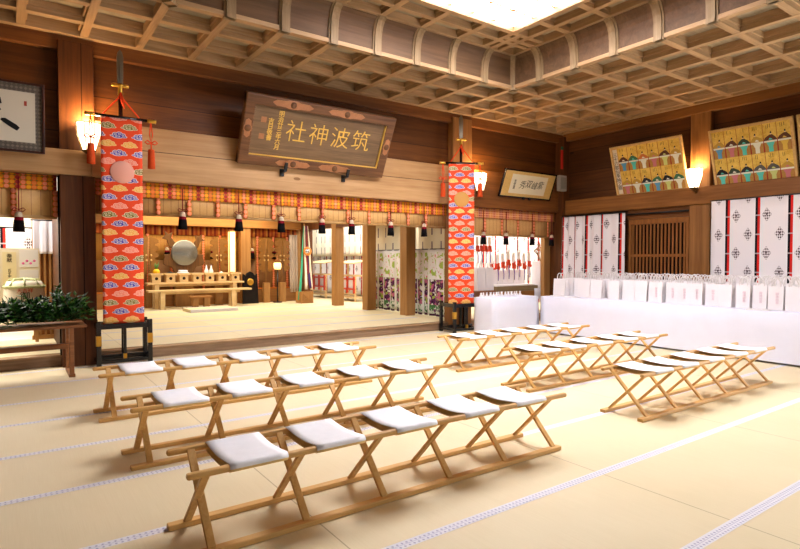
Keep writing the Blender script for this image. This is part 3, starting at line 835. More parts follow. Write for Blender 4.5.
def pine(r):
    MB().lathe([(0, 0), (.07, .01), (.095, .06), (.09, .11), (.05, .15), (0, .16)], (0,0,0), 14).build('fruit', plain('yellow fruit', 'e8b820', .5, .3, 0, .2, 30), r)
    a = MB()
    for k in range(9):
        an = k * 2.4; a.tube([(0, 0, .14), (.03*math.cos(an), .03*math.sin(an), .22), (.07*math.cos(an), .07*math.sin(an), .27 + .01*k)], [.014, .014, .002], 5)
    a.build('leaf_crown', plain('green leaf', '4a7a3a', .5), r)
offer('pineapple', 'yellow pineapple with green leaves on the leftmost offering box', 'fruit', SX[0]+.02, pine)
offer('dried_fish', 'dark rounded offering on the second offering box', 'offering', SX[1], lambda r: MB().lathe([(0, 0), (.10, .005), (.12, .03), (.08, .06), (.03, .085), (0, .09)], (0,0,0), 16).build('body', plain('dark offering', '1e1a18', .5), r))
def clothpile(r):
    MB().box(-.135, -.12, 0, .135, .12, .06).build('lower_fold', M_WHITE, r, bevel=.015)
    MB().box(-.11, -.10, .06, .11, .10, .12).build('upper_fold', M_WHITE, r, bevel=.02)
offer('folded_cloth', 'white folded cloth on the third offering box below the mirror', 'cloth', SX[2], clothpile)
offer('rice_plate', 'flat white plate on the fourth offering box', 'plate', SX[3], lambda r: MB().lathe([(0, 0), (.07, 0), (.13, .03), (.125, .035), (.06, .012), (0, .012)], (0,0,0), 20).build('plate_body', M_PORC, r))
def bottle(r):
    MB().lathe([(0, 0), (.045, 0), (.06, .05), (.057, .10), (.028, .16), (.022, .19), (.028, .21), (0, .212)], (0,0,0), 16).build('body', M_PORC, r)
    MB().lathe([(.02, .20), (.012, .24), (0, .27)], (0,0,0), 10).build('paper_stopper', M_WHITE, r)
for k, dx in enumerate((-.068, .068)):
    offer('sake_bottle', '%s white porcelain bottle of the pair on the fifth offering box' % ('left' if k == 0 else 'right'), 'bottle', SX[4]+dx, bottle)
offer('salt_dish', 'small white dish on the sixth offering box', 'dish', SX[5], lambda r: MB().lathe([(0, 0), (.05, 0), (.08, .03), (.04, .05), (0, .08)], (0,0,0), 16).build('dish_body', M_PORC, r))
def carrots(r):
    for k in range(3): MB().tube([(-.10, -.05+.05*k, .03), (.10, -.04+.05*k, .03)], [.032, .012], 10).build('root', plain('orange root', 'd9782a', .5), r)
offer('carrot_bunch', 'orange carrots on the rightmost offering box', 'vegetable', SX[6], carrots)

# mirror on its carved stand
r = thing('altar_mirror', 'large round grey mirror on a carved scrolled stand behind the altar', 'mirror', (4.12, 16.56, ST))
ms = MB()
P = []
for k in range(48):                                   # scrolled cloud under and round the disc
    a_ = PI * 1.02 + PI * .96 * k/47; rr = .56 + .05*math.sin(9*a_)
    P.append((rr*math.cos(a_)*1.05, 1.52 + rr*math.sin(a_)))
for k in range(24):
    a_ = -PI*.02 - PI * .96 * k/23
    P.append((.30*math.cos(a_), 1.52 + .30*math.sin(a_)))
ms.prism(P, -.06, .02)
for sx_, hh in ((-1, 1.0), (1, .86)):                 # two branching arms
    A = [(.24, 1.60), (.40, 1.70), (.46, 1.90), (.60, 1.94), (.50, 2.02), (.52, 2.16), (.42, 2.06), (.30, 2.12), (.34, 1.96), (.22, 1.80)]
    A = [(sx_*x_, 1.6 + (z_ - 1.6)*hh) for x_, z_ in A]
    ms.prism(A if sx_ > 0 else A[::-1], -.055, .0)
ms.build('carved_stand', wood('carved stand wood', '7a5228', '442a12', 'z', 2, .4), r, bevel=.012)
MB().box(-.42, -.07, .72, .42, .10, .95).box(-.25, -.06, 0, .25, .08, .74).build('stand_foot', W_PINE, r, bevel=.01)
MB().lathe([(0, -.115), (.34, -.115), (.365, -.105), (.37, -.08), (.365, -.055), (0, -.055)], (0, 0, 1.535), 40, 0, 'y').build('mirror_disc', plain('polished grey metal', '8a867c', .22, .5, .8), r)

# gilded paper wands in front of the blinds
M_GOHEI = plain('gilt paper', '8a5e2a', .4, .4, .4, .15, 10)
M_GOHEID = plain('pale gilt disc', 'c09a5c', .4, .4)
for (x, lab) in ((3.19, 'gilded scalloped paper wand left of the altar mirror'), (5.12, 'gilded scalloped paper wand right of the altar mirror'),
                 (6.60, 'gilded scalloped paper wand right of the black crest board'), (7.13, 'gilded scalloped paper wand beside the white hanging cloth')):
    r = thing('gilded_paper_wand', lab, 'ritual wand', (x, 16.57, ST), 0, 'gilded paper wands before the blinds')
    MB().box(-.10, -.07, 0, .10, .07, .62).build('foot', W_PINE, r)
    MB().tube([(0, .02, .6), (0, .02, 2.0)], .014, 8).build('stick', W_PINE, r)
    for s_ in (-1, 1):
        pts = [(.02, 1.98), (.16, 1.95)]
        for k in range(5):
            z = 1.92 - .19*k; pts += [(.25, z-.03), (.26, z-.11), (.17, z-.15), (.16, z-.18)]
        pts += [(.10, .96), (.05, .98)]
        pts = [(s_*a_, b_) for a_, b_ in pts]
        if s_ > 0: pts = pts[::-1]
        MB().prism(pts, -.02, .0).build('paper_fold', M_GOHEI, r)
    a = MB()
    for s_ in (-1, 1):
        for z in (1.46, 1.32): a.lathe([(0, -.028), (.026, -.027), (.03, -.02)], (s_*.06, 0, z), 12, 0, 'y')
    a.build('pale_disc', M_GOHEID, r)
M_GLOW = Mt('lamp and post glow', .6); M_GLOW.base('fff0cc'); M_GLOW.emit('ffcc78', 1.6); M_GLOW = M_GLOW.m
r = thing('glowing_post', 'tall golden post right of the altar offerings, its shine painted as a glow', 'post', (5.53, 16.62, ST))  # golden post; its bright reflection is painted on as emission
MB().box(-.085, -.07, .85, .085, .07, 2.18).build('glowing_shaft', M_GLOW, r)
a = MB()
for sx in (-1, 1):
    for sy in (-1, 1): a.box(sx*.09-.01, sy*.075-.01, 0, sx*.09+.01, sy*.075+.01, 2.24)
a.box(-.10, -.085, .82, .10, .085, .85); a.box(-.10, -.085, 2.19, .10, .085, 2.22); a.build('frame', W_PINE, r)
r = thing('table_lantern', 'small glowing lamp on a thin black stand in front of the right blind', 'lamp', (6.86, 16.30, ST))
MB().tube([(0, 0, 0), (0, 0, 1.05)], .02, 8).lathe([(0, 0), (.14, 0), (.14, .03), (0, .04)], (0,0,0), 16).build('stand', M_BLACKL, r)
MB().lathe([(0, 1.03), (.10, 1.04), (.12, 1.12), (.11, 1.24), (0, 1.26)], (0,0,0), 14).build('lamp_shade', M_GLOW, r)
MB().lathe([(.04, 1.26), (.12, 1.28), (.03, 1.36), (.02, 1.45), (0, 1.5)], (0,0,0), 14).build('roof_cap', W_LATT, r)

# black board with crest, streamers, mat
r = thing('crest_board', 'black lacquered board with scalloped top and round gold crest beside the altar', 'board', (6.02, 16.38, ST), 0, None, -.06)
MB().prism([(-.25, 0), (.25, 0), (.225, .92), (.15, .86), (.10, .93), (.0, .985), (-.10, .93), (-.15, .86), (-.225, .92)], -.03, .03).build('board', M_BLACKL, r, bevel=.008)
MB().lathe([(0, -.045), (.04, -.047), (.06, -.042), (.10, -.045), (.105, -.03)], (0.0, 0, .66), 20, 0, 'y').build('crest', M_GOLD, r)
r = thing('streamer_stand', 'pole with green white and purple silk streamers in a wooden crate base', 'streamer stand', (7.50, 15.72, ST))
a = MB()
for s_ in (-1, 1):
    a.box(-.20, s_*.19-.012, 0, .20, s_*.19+.012, .36); a.box(s_*.19-.012, -.20, .001, s_*.19+.012, .20, .359)
a.bar((-.18, -.21, .03), (.18, -.21, .33), .04, .02, (0, 1, 0)).bar((.18, -.212, .03), (-.18, -.212, .33), .04, .02, (0, 1, 0)); a.box(-.2, -.2, 0, .2, .2, .03)
a.build('crate_base', W_PINE, r)
MB().tube([(0, 0, .02), (0, 0, 2.45)], .022, 10).build('pole', W_PINE, r)
for i, (c, x0, xb) in enumerate((('3fb894', -.02, -.20), ('f0e8d8', .0, .02), ('4a2a6a', .03, .16), ('8a2a30', .04, .07), ('e9dcc4', .07, .22))):
    zb = (.10, .42, .45, .9, .40)[i]
    MB().grid(lambda u, v, x0=x0, xb=xb, zb=zb, i=i: (x0 + (xb-x0)*(1-v) + (.02+.07*(1-v))*(u-.5), -.04 - .01*i - .03*math.sin(v*5+i), zb + (2.38-zb)*v), 3, 12).build('streamer', plain('streamer silk', c, .5, .3), r, solid=.004)
MB().lathe([(.075, -.10), (.125, -.115), (.14, -.10), (.125, -.085), (.075, -.09)], (.06, 0, 1.60), 20, 0, 'y').build('ring_ornament', plain('orange ring', 'd98a3a', .4, .4), r)
MB().lathe([(0, -.105), (.078, -.10), (.078, -.09)], (.06, 0, 1.60), 18, 0, 'y').build('small_mirror', plain('pale mirror', 'b8bcc0', .2, .5, .8), r)
r = thing('hanging_white_cloth', 'white cloth hanging beside the right gilt blind', 'curtain', (7.58, 16.7, .45))
MB().grid(lambda u, v: (-.15+.27*u + .03*(1-v), .03*math.sin(u*18), 1.85*v), 24, 4).build('cloth', plain('cream hanging cloth', 'd9c9ba', .8), r, solid=.005)
r = thing('tatami_mat', 'small raised tatami mat with pale blue edging before the altar', 'mat', (4.33, 14.75, ST))
MB().box(-.60, -.40, 0, .60, .40, .073).build('straw_pad', M_TATS, r)
a = MB()
for s_ in (-1, 1): a.grid(lambda u, v, s_=s_: (-.605+1.21*u, s_*.402, .075*v), 1, 1, lambda u, v: (1.21*u, .066*v)); 
for s_ in (-1, 1): a.grid(lambda u, v: (-.605+1.21*u, s_*.402 - s_*.10*v, .075), 1, 1, lambda u, v: (1.21*u, .066*v))
a.build('edging', M_HERI, r)

# ------------------------------------------------------------------ curtains between the columns
def floral():
    t = Mt('floral curtain cloth', .75, .1)
    u, v = t.uv()
    n1 = t.noise(5.5, t.mapped((1, 1, 1), 'UV'), 3, .6, .4); n2 = t.noise(9, t.mapped((1.3, .8, 1), 'UV'), 3, .6, .5)
    n3 = t.noise(13, t.mapped((1, 1, 1), 'UV'), 2, .5)
    low = v.lt(.86)
    c = t.mix((n1.gt(.55)) * v.gt(.8) * v.lt(1.5), 'ece8ea', 'a9c25e')
    c = t.mix((n2.gt(.62)) * v.gt(.9) * v.lt(1.45), c, 'd9687c')
    lc = t.mix(n1.gt(.54), '5c2c55', 'c46a8a'); lc = t.mix(n2.gt(.57), lc, '9fb84a'); lc = t.mix(n3.gt(.60), lc, '3a1c3a'); lc = t.mix(n1.lt(.40), lc, 'e6dfe4')
    c = t.mix(low, c, lc)
    c2 = t.mix(n2.gt(.52), 'dfe6da', '4a7a4a'); c2 = t.mix(n1.gt(.58), c2, '6a3a66')
    c = t.mix(v.lt(.26), c, c2); c = t.mix(v.lt(.05), c, '4a2046')
    c = t.mix(u.cell(.30).abs().lt(.03), c, 'e8e6e2')
    t.base(c); return t.m
M_FLOR = floral()
def dashcloth():
    t = Mt('cream curtain cloth with purple dashes', .8, .1)
    u, v = t.uv()
    col = (u / .36).floor().mod(2)
    d = u.cell(.36).abs().lt(.022) * ((v + col * .0).cell(.42).abs().lt(.13))
    n = t.noise(14, None, 2)
    c = t.mix(d * (n * .8 + .5).mn(1), 'e9dfc8', '5a4468'); t.base(c); return t.m
M_DASH = dashcloth()
def crest_cloth(name='crest curtain cloth', off=.34):
    t = Mt(name, .8, .1)
    u, v = t.uv()
    f = ((u - off) / .52).fract()
    c = t.mix(f.lt(.075), 'f2ecec', '15161a'); c = t.mix(f.gt(.075) * f.lt(.15), c, 'd62a20')
    tick = f.lt(.15) * v.cell(.35).abs().lt(.012)
    c = t.mix(tick * .8, c, 'b8b0b0')
    for cx, vo in ((.36, .17), (.76, .52)):
        a = (f - cx) * .52
        b = (v + vo).cell(.70)
        inside = ((a.abs() / .082) + (b.abs() / .13)).lt(1)
        leaf = ((a * 104).sin().abs() * (b * 66).sin().abs()).gt(.36) + ((a / .014) * (a / .014) + ((b - .01) / .02) * ((b - .01) / .02)).lt(1)
        c = t.mix(inside * leaf.mn(1) * .9, c, '3c1a22')
    t.base(c); return t.m
M_CREST = crest_cloth()

def curtain(name, label, p0, p1, z0, z1, mat, folds, amp, fab=1.0, part='cloth', nseg=None, vtop=0.0, group=None, pin=.25):
    """pleated cloth hung from p0 to p1 (seen with p0 at its left)"""
    p0, p1 = Vector((*p0, 0)), Vector((*p1, 0)); L = (p1-p0).length; d = (p1-p0)/L; n = Vector((d.y, -d.x, 0))
    r = thing(name, label, 'curtain', (p0.x, p0.y, z0), math.atan2(d.y, d.x), group)
    ph = rnd(0, 6)
    def fn(u, v):
        k = amp * (pin + (1-pin) * (1-v)**.7)
        w = math.sin(folds*2*PI*u + ph + .4*math.sin(3*u*PI)) + .35*math.sin(folds*4.4*PI*u + 1)
        return (L*u, -k*w - amp, (z1-z0)*v)
    MB().grid(fn, nseg or max(24, int(folds*10)), 10, lambda u, v: (L*fab*u, (z1-z0)*v + vtop)).build(part, mat, r, solid=.004)
    MB().tube([(-.03, -amp, z1-z0-.01), (L+.03, -amp, z1-z0-.01)], .012, 8).build('rod', M_BLACK, r)
    return r
XC = 8.22
curtain('floral_curtain', 'floral curtain of purple and green blossoms, between the two nearest altar columns', (XC, 10.97), (XC, 9.36), ST+.01, 1.76, M_FLOR, 5, .035, 1.2)
curtain('floral_curtain', 'floral curtain of purple and green blossoms, in the second opening from the front', (XC, 12.95), (XC, 11.07), ST+.01, 1.76, M_FLOR, 5.5, .035, 1.15)
curtain('cream_curtain', 'cream upper curtain with purple dashes above the nearest floral curtain', (XC+.14, 11.0), (XC+.14, 9.36), 1.60, 2.66, M_DASH, 3, .012)
curtain('cream_curtain', 'cream upper curtain with purple dashes above the second floral curtain', (XC+.14, 13.0), (XC+.14, 11.09), 1.60, 2.66, M_DASH, 3, .012)
curtain('cream_curtain', 'long cream upper curtain with purple dashes along the corridor beyond the altar columns', (9.75, 20.2), (9.75, 13.2), 1.62, 3.2, M_DASH, 12, .02)
curtain('crest_curtain', 'white crest curtain with red and black stripes below the corridor cream curtain', (9.90, 20.2), (9.90, 13.2), .3, 1.85, M_CREST, 12, .03)
b = MB(); b.box(10.1, 13, 0, 10.25, 20.5, 3.4); b.box(8.0, 20.4, 0, 10.2, 20.5, 3.4); struct(b.build('wall_corridor', M_PLASTER))
b = MB(); b.box(10.2, 12.9, 0, 16, 13.05, 3.4); b.box(15.9, 9.2, 0, 16, 13, 3.4); b.box(11.64, 9.2, 0, 16, 9.3, 3.4); struct(b.build('wall_shop', M_PLASTER))
def amulet_stand(label, y):
    r = thing('amulet_stand', label, 'display stand', (9.2, y, ST), -PI/2, 'red railed stands in the corridor')
    W = .62
    MB().box(-W, -.25, .80, W, .25, .84).build('top_board', W_ALTAR, r)
    for x in (-W+.04, W-.04):
        for yy in (-.2, .2): MB().box(x-.025, yy-.025, 0, x+.025, yy+.025, 1.22 if yy > 0 else .80).build('leg', W_ALTAR, r)
    MB().prism([(-.30, 1.20), (.30, 1.30), (.30, 1.33), (-.30, 1.23)], -W, W, 'yz').build('roof_board', W_ALTAR, r)
    MB().box(-W+.1, -.24, .42, W-.1, -.22, .78).build('white_cloth', M_WHITE, r)
    a = MB(); 
    for z in (.40, .72): a.box(-W-.05, -.30, z-.025, W+.05, -.25, z+.025)
    for x in (-W, -.2, .2, W): a.box(x-.03, -.30, .28, x+.03, -.25, .80)
    a.build('red_railing', plain('vermilion lacquer', 'c8442a', .4, .4), r)
    MB().box(-W, -.26, .10, W, .22, .14).box(-W, -.26, .22, W, -.2, .25).build('low_shelf', W_ALTAR, r)
amulet_stand('red railed wooden stand with white cloth, nearer one in the corridor', 15.75)
amulet_stand('red railed wooden stand with white cloth, farther one in the corridor', 17.75)

# ------------------------------------------------------------------ goods in the bay by the corner
curtain('crest_curtain', 'white crest curtain with red and black stripes behind the arrow display', (9.9, 11.6), (15.2, 11.6), ST+.02, 2.75, M_CREST, 11, .05, 1.15)
def goods_table(label, x0, x1, y0, y1, z, mat):
    r = thing('display_table', label, 'table', (x0, y0, ST))
    W, D, h = x1-x0, y1-y0, z-ST
    MB().box(0, 0, h-.04, W, D, h).build('tabletop', mat, r, bevel=.004)
    for x in (.05, W-.05):
        for y in (.05, D-.05): MB().box(x-.03, y-.03, 0, x+.03, y+.03, h-.04).build('leg', mat, r)
    MB().box(.05, .04, h-.14, W-.05, .07, h-.04).build('apron', mat, r)
goods_table('dark wooden table holding tall white bags behind the right banner', 8.55, 9.50, 9.45, 10.0, .765, W_TABLE)
goods_table('low yellowish wooden table holding the tray of arrows', 9.56, 11.9, 9.45, 10.1, .72, W_PINEX)
r = thing('arrow_tray', 'tan wooden tray lined with white paper holding feathered arrows', 'tray', (10.30, 9.76, .72))
MB().box(-.74, -.26, 0, .74, .26, .13).build('tray_box', wood('tan tray wood', '9a8460', '7a6444', 'x', 2, .5), r, bevel=.006)
MB().box(-.68, .12, .13, .68, .20, .52).build('paper_backing', M_PAPER, r)
MB().box(-.70, -.22, .13, .70, .2, .16).build('paper_lining', M_PAPER, r)
M_FEATH = plain('white feather', 'efe9e2', .7); M_REDPAP = plain('orange red paper', 'd8492a', .6)
def arrow(label):
    r = thing('feathered_arrow', label, 'arrow', (0,0,0), 0, 'feathered charm arrows in the tan tray')
    MB().tube([(0, 0, 0), (0, 0, .70)], .008, 6).build('shaft', M_FEATH, r)
    a = MB()
    for s_ in (-1, 1): a.prism([(s_*.006, .48), (s_*.05, .54), (s_*.045, .70), (s_*.006, .72)][::-s_], -.003, .003)
    a.build('fletching', M_FEATH, r)
    MB().box(-.045, -.03, .36, .045, .0, .50).lathe([(.0, .34), (.03, .36), (.03, .40), (0, .42)], (.03, -.03, 0), 8).build('red_ornament', M_REDPAP, r)
    MB().tube([(0, -.02, .36), (.012, -.03, .22), (.004, -.03, .08)], .009, 5).build('coloured_ribbon', plain('ribbon', random.choice(['4a9a6a', '7a5aa0', 'd9a83a', 'c85a78']), .6), r)
    return r
ar = arrow('white feathered charm arrow with orange red paper standing in the tan tray')
k = 0
for i in range(15):
    loc = (9.63 + .094*i, 9.63 + (.0 if i % 2 else .09), .892 + rnd(0, .13))
    o = ar if i == 0 else dup(ar, loc, rnd(-.3, .3)); o.location = loc
    o.rotation_euler = (rnd(-.03, .0), rnd(-.03, .03), 0)
def paper_bag(w, d, h, label, loc, rz, group=None, mark=True):
    r = thing('paper_bag', label, 'paper bag', loc, rz, group)
    a = MB(); g = d * .32
    # body with folded gussets and a slightly pinched mouth
    v0 = [(-w/2, -d/2, 0), (w/2, -d/2, 0), (w/2, 0, 0), (w/2, d/2, 0), (-w/2, d/2, 0), (-w/2, 0, 0)]
    v1 = [(-w/2, -d/2+.01, h*.5), (w/2, -d/2+.01, h*.5), (w/2-g*.25, 0, h*.5), (w/2, d/2-.01, h*.5), (-w/2, d/2-.01, h*.5), (-w/2+g*.25, 0, h*.5)]
    v2 = [(-w/2, -d/2+.025, h), (w/2, -d/2+.025, h), (w/2-g, 0, h-.004), (w/2, d/2-.025, h), (-w/2, d/2-.025, h), (-w/2+g, 0, h-.004)]
    a.add(v0+v1+v2, [(i+6*k, (i+1) % 6+6*k, (i+1) % 6+6*k+6, i+6*k+6) for k in range(2) for i in range(6)] + [(5, 4, 3, 2, 1, 0)])
    o = a.build('bag_body', M_PAPER, r, solid=.003)
    for y in (-d/2+.03, d/2-.03):
        pts = [(-.06, y, h-.01)] + [(-.06*math.cos(PI*k/8), y*(1+.25*math.sin(PI*k/8)), h + .01 + .105*math.sin(PI*k/8)) for k in range(9)] + [(.06, y, h-.01)]
        MB().tube(pts, .0085, 6).build('handle', M_CORDW, r)
    if mark:
        t = MB(); put_text(t, '御神前奉', (.02, -d/2+.003, h*.48), .048, vertical=True, depth=.001)
        t.build('pink_print', M_PINK, o)
    return r
M_CORDW = plain('white twisted paper cord', 'e4dcd8', .7, .15, 0, .15, 90)
M_PINK = plain('pale pink print', 'e0c2c8', .6)
for x, lab in ((8.99+.13, 'tall white paper bag on the dark table behind the right banner, left one of two'), (9.39, 'tall white paper bag on the dark table behind the right banner, right one of two')):
    bg_ = paper_bag(.255, .16, .55, lab, (x, 9.62, .767), 0, None, False)
    for dx in (-.07, .06):
        a_ = dup(ar, (x+dx, 9.62, 1.335), 0, 'white feathered arrow in the tall white bag nearest the right banner, at its %s side' % ('left' if dx < 0 else 'right') if x < 9.2 else 'white feathered arrow in the %s of the bag beside the arrow tray' % ('left' if dx < 0 else 'right'), 'arrows in the tall white bags')
r = thing('white_box', 'tall white box with a bouquet of arrows beside the tray near the corner', 'box', (11.28, 9.62, .72))
MB().box(-.18, -.14, 0, .18, .14, .74).build('box_body', M_PAPER, r, bevel=.006)
a = MB()
for i in range(26):
    an = rnd(0, 2*PI); s_ = rnd(.03, .26); z = 1.12 - s_*.5 + rnd(-.08, .08)
    c0 = Vector((s_*math.cos(an), s_*math.sin(an)*.5, z))
    dv = Vector((math.cos(an)*.09, -.03, .09)); wv = Vector((-math.sin(an)*.05, .03, .05))
    a.add([c0 - wv, c0 + dv*.5 - wv*.2, c0 + dv, c0 + wv], [(0, 1, 2, 3)], i % 3)
for i in range(8):
    an = i*.8; a.tube([(0, 0, .7), (.2*math.cos(an), .1*math.sin(an), 1.05)], .008, 5)
a.build('arrow_bouquet', [plain('brown fletching', '8a6a4a', .7), M_REDPAP, plain('pale fletching', 'd8cbb4', .7)], r)
r = thing('white_draped_cloth', 'white cloth draped under the tall white box by the corner', 'cloth', (11.24, 9.42, .55))
MB().grid(lambda u, v: (-.45 + .80*u, -.02 - .05*v*(1-v), -.06*math.sin(PI*u)*(1-v) + .23*v), 10, 6).build('cloth', M_WHITE, r, solid=.006)

# ------------------------------------------------------------------ room behind the bay at the far left
curtain('crest_curtain', 'crest curtain with red and black stripes at the back of the far left bay', (-3.4, 11.6), (.42, 11.6), 1.25, 2.06, crest_cloth('grey crest curtain cloth', .18), 4, .02)
b = MB(); b.box(-6, 12.6, 0, .62, 12.75, 3.4); struct(b.build('wall_side_room', M_PLASTER))
r = thing('slatted_screen', 'pale wooden slatted screen beside the left pillar', 'screen', (.535, 11.1, ST))
for i in range(6): MB().box(-.175+.075*i-.016, -.02, .06, -.175+.075*i+.016, .02, 1.98).build('slat', W_PINE, r)
MB().box(-.22, -.035, .0, .22, .035, .07).build('rail', W_PINE, r); MB().box(-.20, -.015, 1.97, .22, .015, 2.05).build('rail', W_PINE, r)
MB().box(-.20, .025, .07, .22, .045, 1.97).build('backing', W_LATT, r)
curtain('short_white_curtain', 'short white pleated curtain over the pale slatted screen', (.345, 11.04), (.745, 11.04), 1.60, 2.17, M_WHITE, 3, .015)
r = thing('notice_board', 'board covered with white and yellow paper notices behind the sake barrel', 'notice board', (-.35, 10.72, ST))
MB().box(-.95, 0, .60, .77, .03, 1.52).build('board', plain('cream board', 'efe6cc', .7), r)
for x in (-.9, .72): MB().box(x-.025, .03, 0, x+.025, .06, 1.5).build('leg', W_PINE, r)
M_NOTE = plain('notice paper', 'f1efe8', .7); M_NOTEY = plain('pale yellow notice paper', 'f0e2b0', .7); M_NOTEP = plain('pink print', 'e46aa4', .6)
for i, (x0, x1, z0, z1, m_) in enumerate(((-.60, -.30, 1.1, 1.50, M_NOTE), (-.28, -.02, 1.0, 1.44, M_NOTEY), (.0, .25, 1.24, 1.50, M_NOTE), (.01, .25, .86, 1.20, M_NOTE), (.28, .46, .93, 1.46, M_NOTEY), (.50, .75, 1.22, 1.50, M_NOTE), (.50, .75, .88, 1.17, M_NOTE), (-.55, -.30, .68, 1.05, M_NOTE))):
    o = MB().box(x0, -.006, z0, x1, 0, z1).build('notice', m_, r)
    t = MB()
    if i == 4: put_text(t, '奉献', (.37, -.007, 1.36), .075, vertical=True, depth=.001); put_text(t, '氏子中', (.37, -.007, 1.12), .05, vertical=True, depth=.001)
    elif i in (5, 6): 
        for k in range(4): t.lathe([(0, -.008), (.018, -.0075), (.02, -.006)], (x0+.05+.05*k, 0, z0+.06+.04*(k % 2)), 8, 0, 'y')
    else: put_text(t, '奉納', ((x0+x1)/2, -.007, z1-.10), .06, vertical=True, depth=.001)
    t.build('print', M_NOTEP if i in (5, 6) else M_INK, o)
r = thing('barrel_rack', 'low wooden rack under the straw wrapped sake barrel', 'rack', (-.1, 10.2, ST))
MB().box(-.75, -.28, .28, .52, .28, .33).build('rack_board', W_PINE, r)
for x in (-.68, -.12): MB().box(x-.03, -.2, 0, x+.03, .2, .28).build('leg', W_PINE, r)
r = thing('sake_barrel', 'straw wrapped white sake barrel with printed characters behind the green branches', 'barrel', (.20, 10.2, ST + .33))
MB().lathe([(0, 0), (.25, 0), (.262, .06), (.266, .34), (.256, .60), (.22, .68), (0, .69)], (0,0,0), 28).build('straw_body', plain('white straw wrap', 'eee6cf', .8, .1, 0, .05, 30), r)
a = MB()
MB().lathe([(.266+.012*math.cos(q*PI/4), .07+.02*math.sin(q*PI/4)) for q in range(9)], (0,0,0), 28).build('straw_rope', plain('pale straw rope', 'd0cfa8', .8), r)
a.lathe([(.264+.012*math.cos(q*PI/4), .60+.02*math.sin(q*PI/4)) for q in range(9)], (0,0,0), 28)
for j in range(8):
    an = 2*PI*j/8; a.tube([(.26*math.cos(an), .26*math.sin(an), .61), (.18*math.cos(an), .18*math.sin(an), .71), (0, 0, .72)], .016, 6)
a.build('straw_rope', plain('pale green straw rope', 'c8cf9a', .8, .1, 0, .15, 40), r)
t = MB(); put_text(t, '御神酒', (.0, -.272, .34), .13, vertical=True, depth=.002); t.build('black_characters', M_INK, r)
t = MB(); put_text(t, '大吉祥', (-.0, -.276, .545), .07, depth=.002); t.build('red_characters', M_REDPAP, r)
t = MB(); t.disc((.15, .40), .045, -.236); t.disc((.17, .32), .04, -.226); t.build('blue_mark', plain('blue print', '3a5aa8', .6), r)

# ------------------------------------------------------------------ wooden bench with evergreen branches
r = thing('plant_table', 'brown wooden table under the heap of green branches, left edge', 'table', (-.15, 8.45, 0))
MB().box(-1.0, -.32, .63, .97, .32, .662).build('tabletop', W_TABLE, r, bevel=.006)
for x in (-.85, .80):
    for y in (-.26, .26): MB().box(x-.026, y-.026, .03, x+.026, y+.026, .63).build('leg', W_TABLE, r, bevel=.004)
    MB().box(x-.035, -.30, 0, x+.035, .30, .04).build('foot_rail', W_TABLE, r, bevel=.004)
MB().box(-.85, -.05, .335, .80, .05, .40).build('stretcher', W_TABLE, r, bevel=.004)
lf = MB()
def leaf(p, d, up, L, w):
    d = d.normalized(); s_ = d.cross(up).normalized(); n = s_.cross(d)
    q_ = p + d*L
    if q_.z < .70: d = Vector((d.x, d.y, .05)).normalized()
    if p.z < .71: p = Vector((p.x, p.y, .71))
    lf.add([p, p + d*L*.45 + s_*w - n*.004, p + d*L*.5 + n*.006, p + d*L*.45 - s_*w - n*.004, p + d*L - n*.012], [(0, 1, 2), (0, 2, 3), (2, 1, 4), (3, 2, 4)], random.choice((0, 0, 0, 1)), False)
random.seed(21)
for k in range(290):
    x = rnd(-1.05, .86); base_ = Vector((x, rnd(-.22, .22), .69 + rnd(0, .17)))
    hmax = .28 if x < .40 else .34
    d = Vector((rnd(-.9, .9), rnd(-.9, .5), rnd(-.1, .9))).normalized(); L = rnd(.18, .34)
    if base_.z + d.z * L > .70 + hmax: d.z *= .4
    tip = base_ + d * L
    tip.z = max(tip.z, .70)
    lf.tube([base_, (base_ + tip)/2 + Vector((0, 0, .02)), tip], [.006, .005, .003], 5, 2)
    for j in range(13):
        t_ = j / 12; p = base_.lerp(tip, t_)
        dd = Vector((rnd(-1, 1), rnd(-1, 1), rnd(-.3, .8)))
        leaf(p, d*.5 + dd, Vector((rnd(-.3, .3), rnd(-.3, .3), 1)), rnd(.08, .13), rnd(.02, .03))
for p0, d0 in (((.72, 8.40-8.45, .80), (.9, -.2, .25)), ((.62, 0, .92), (.25, -.1, .9)), ((.80, -.1, .76), (1, -.3, .1))):
    p0, d0 = Vector(p0), Vector(d0)
    for j in range(22):
        p = p0 + d0 * .012 * j; leaf(p, d0*.6 + Vector((rnd(-1, 1), rnd(-1, 1), rnd(-.4, .8))), Vector((0, 0, 1)), rnd(.06, .10), .018)
o = lf.build('evergreen_branches', [plain('glossy dark leaf', '1c4012', .5, .22, 0, .3, 20), plain('mid green leaf', '3f6e20', .5, .22, 0, .3, 20), plain('leaf stem', '3a3018', .7)])
o.location = (-.15, 8.45, 0)
tag(o, 'heap of glossy dark green sakaki branches lying on the brown table', 'branches', None, 'stuff')
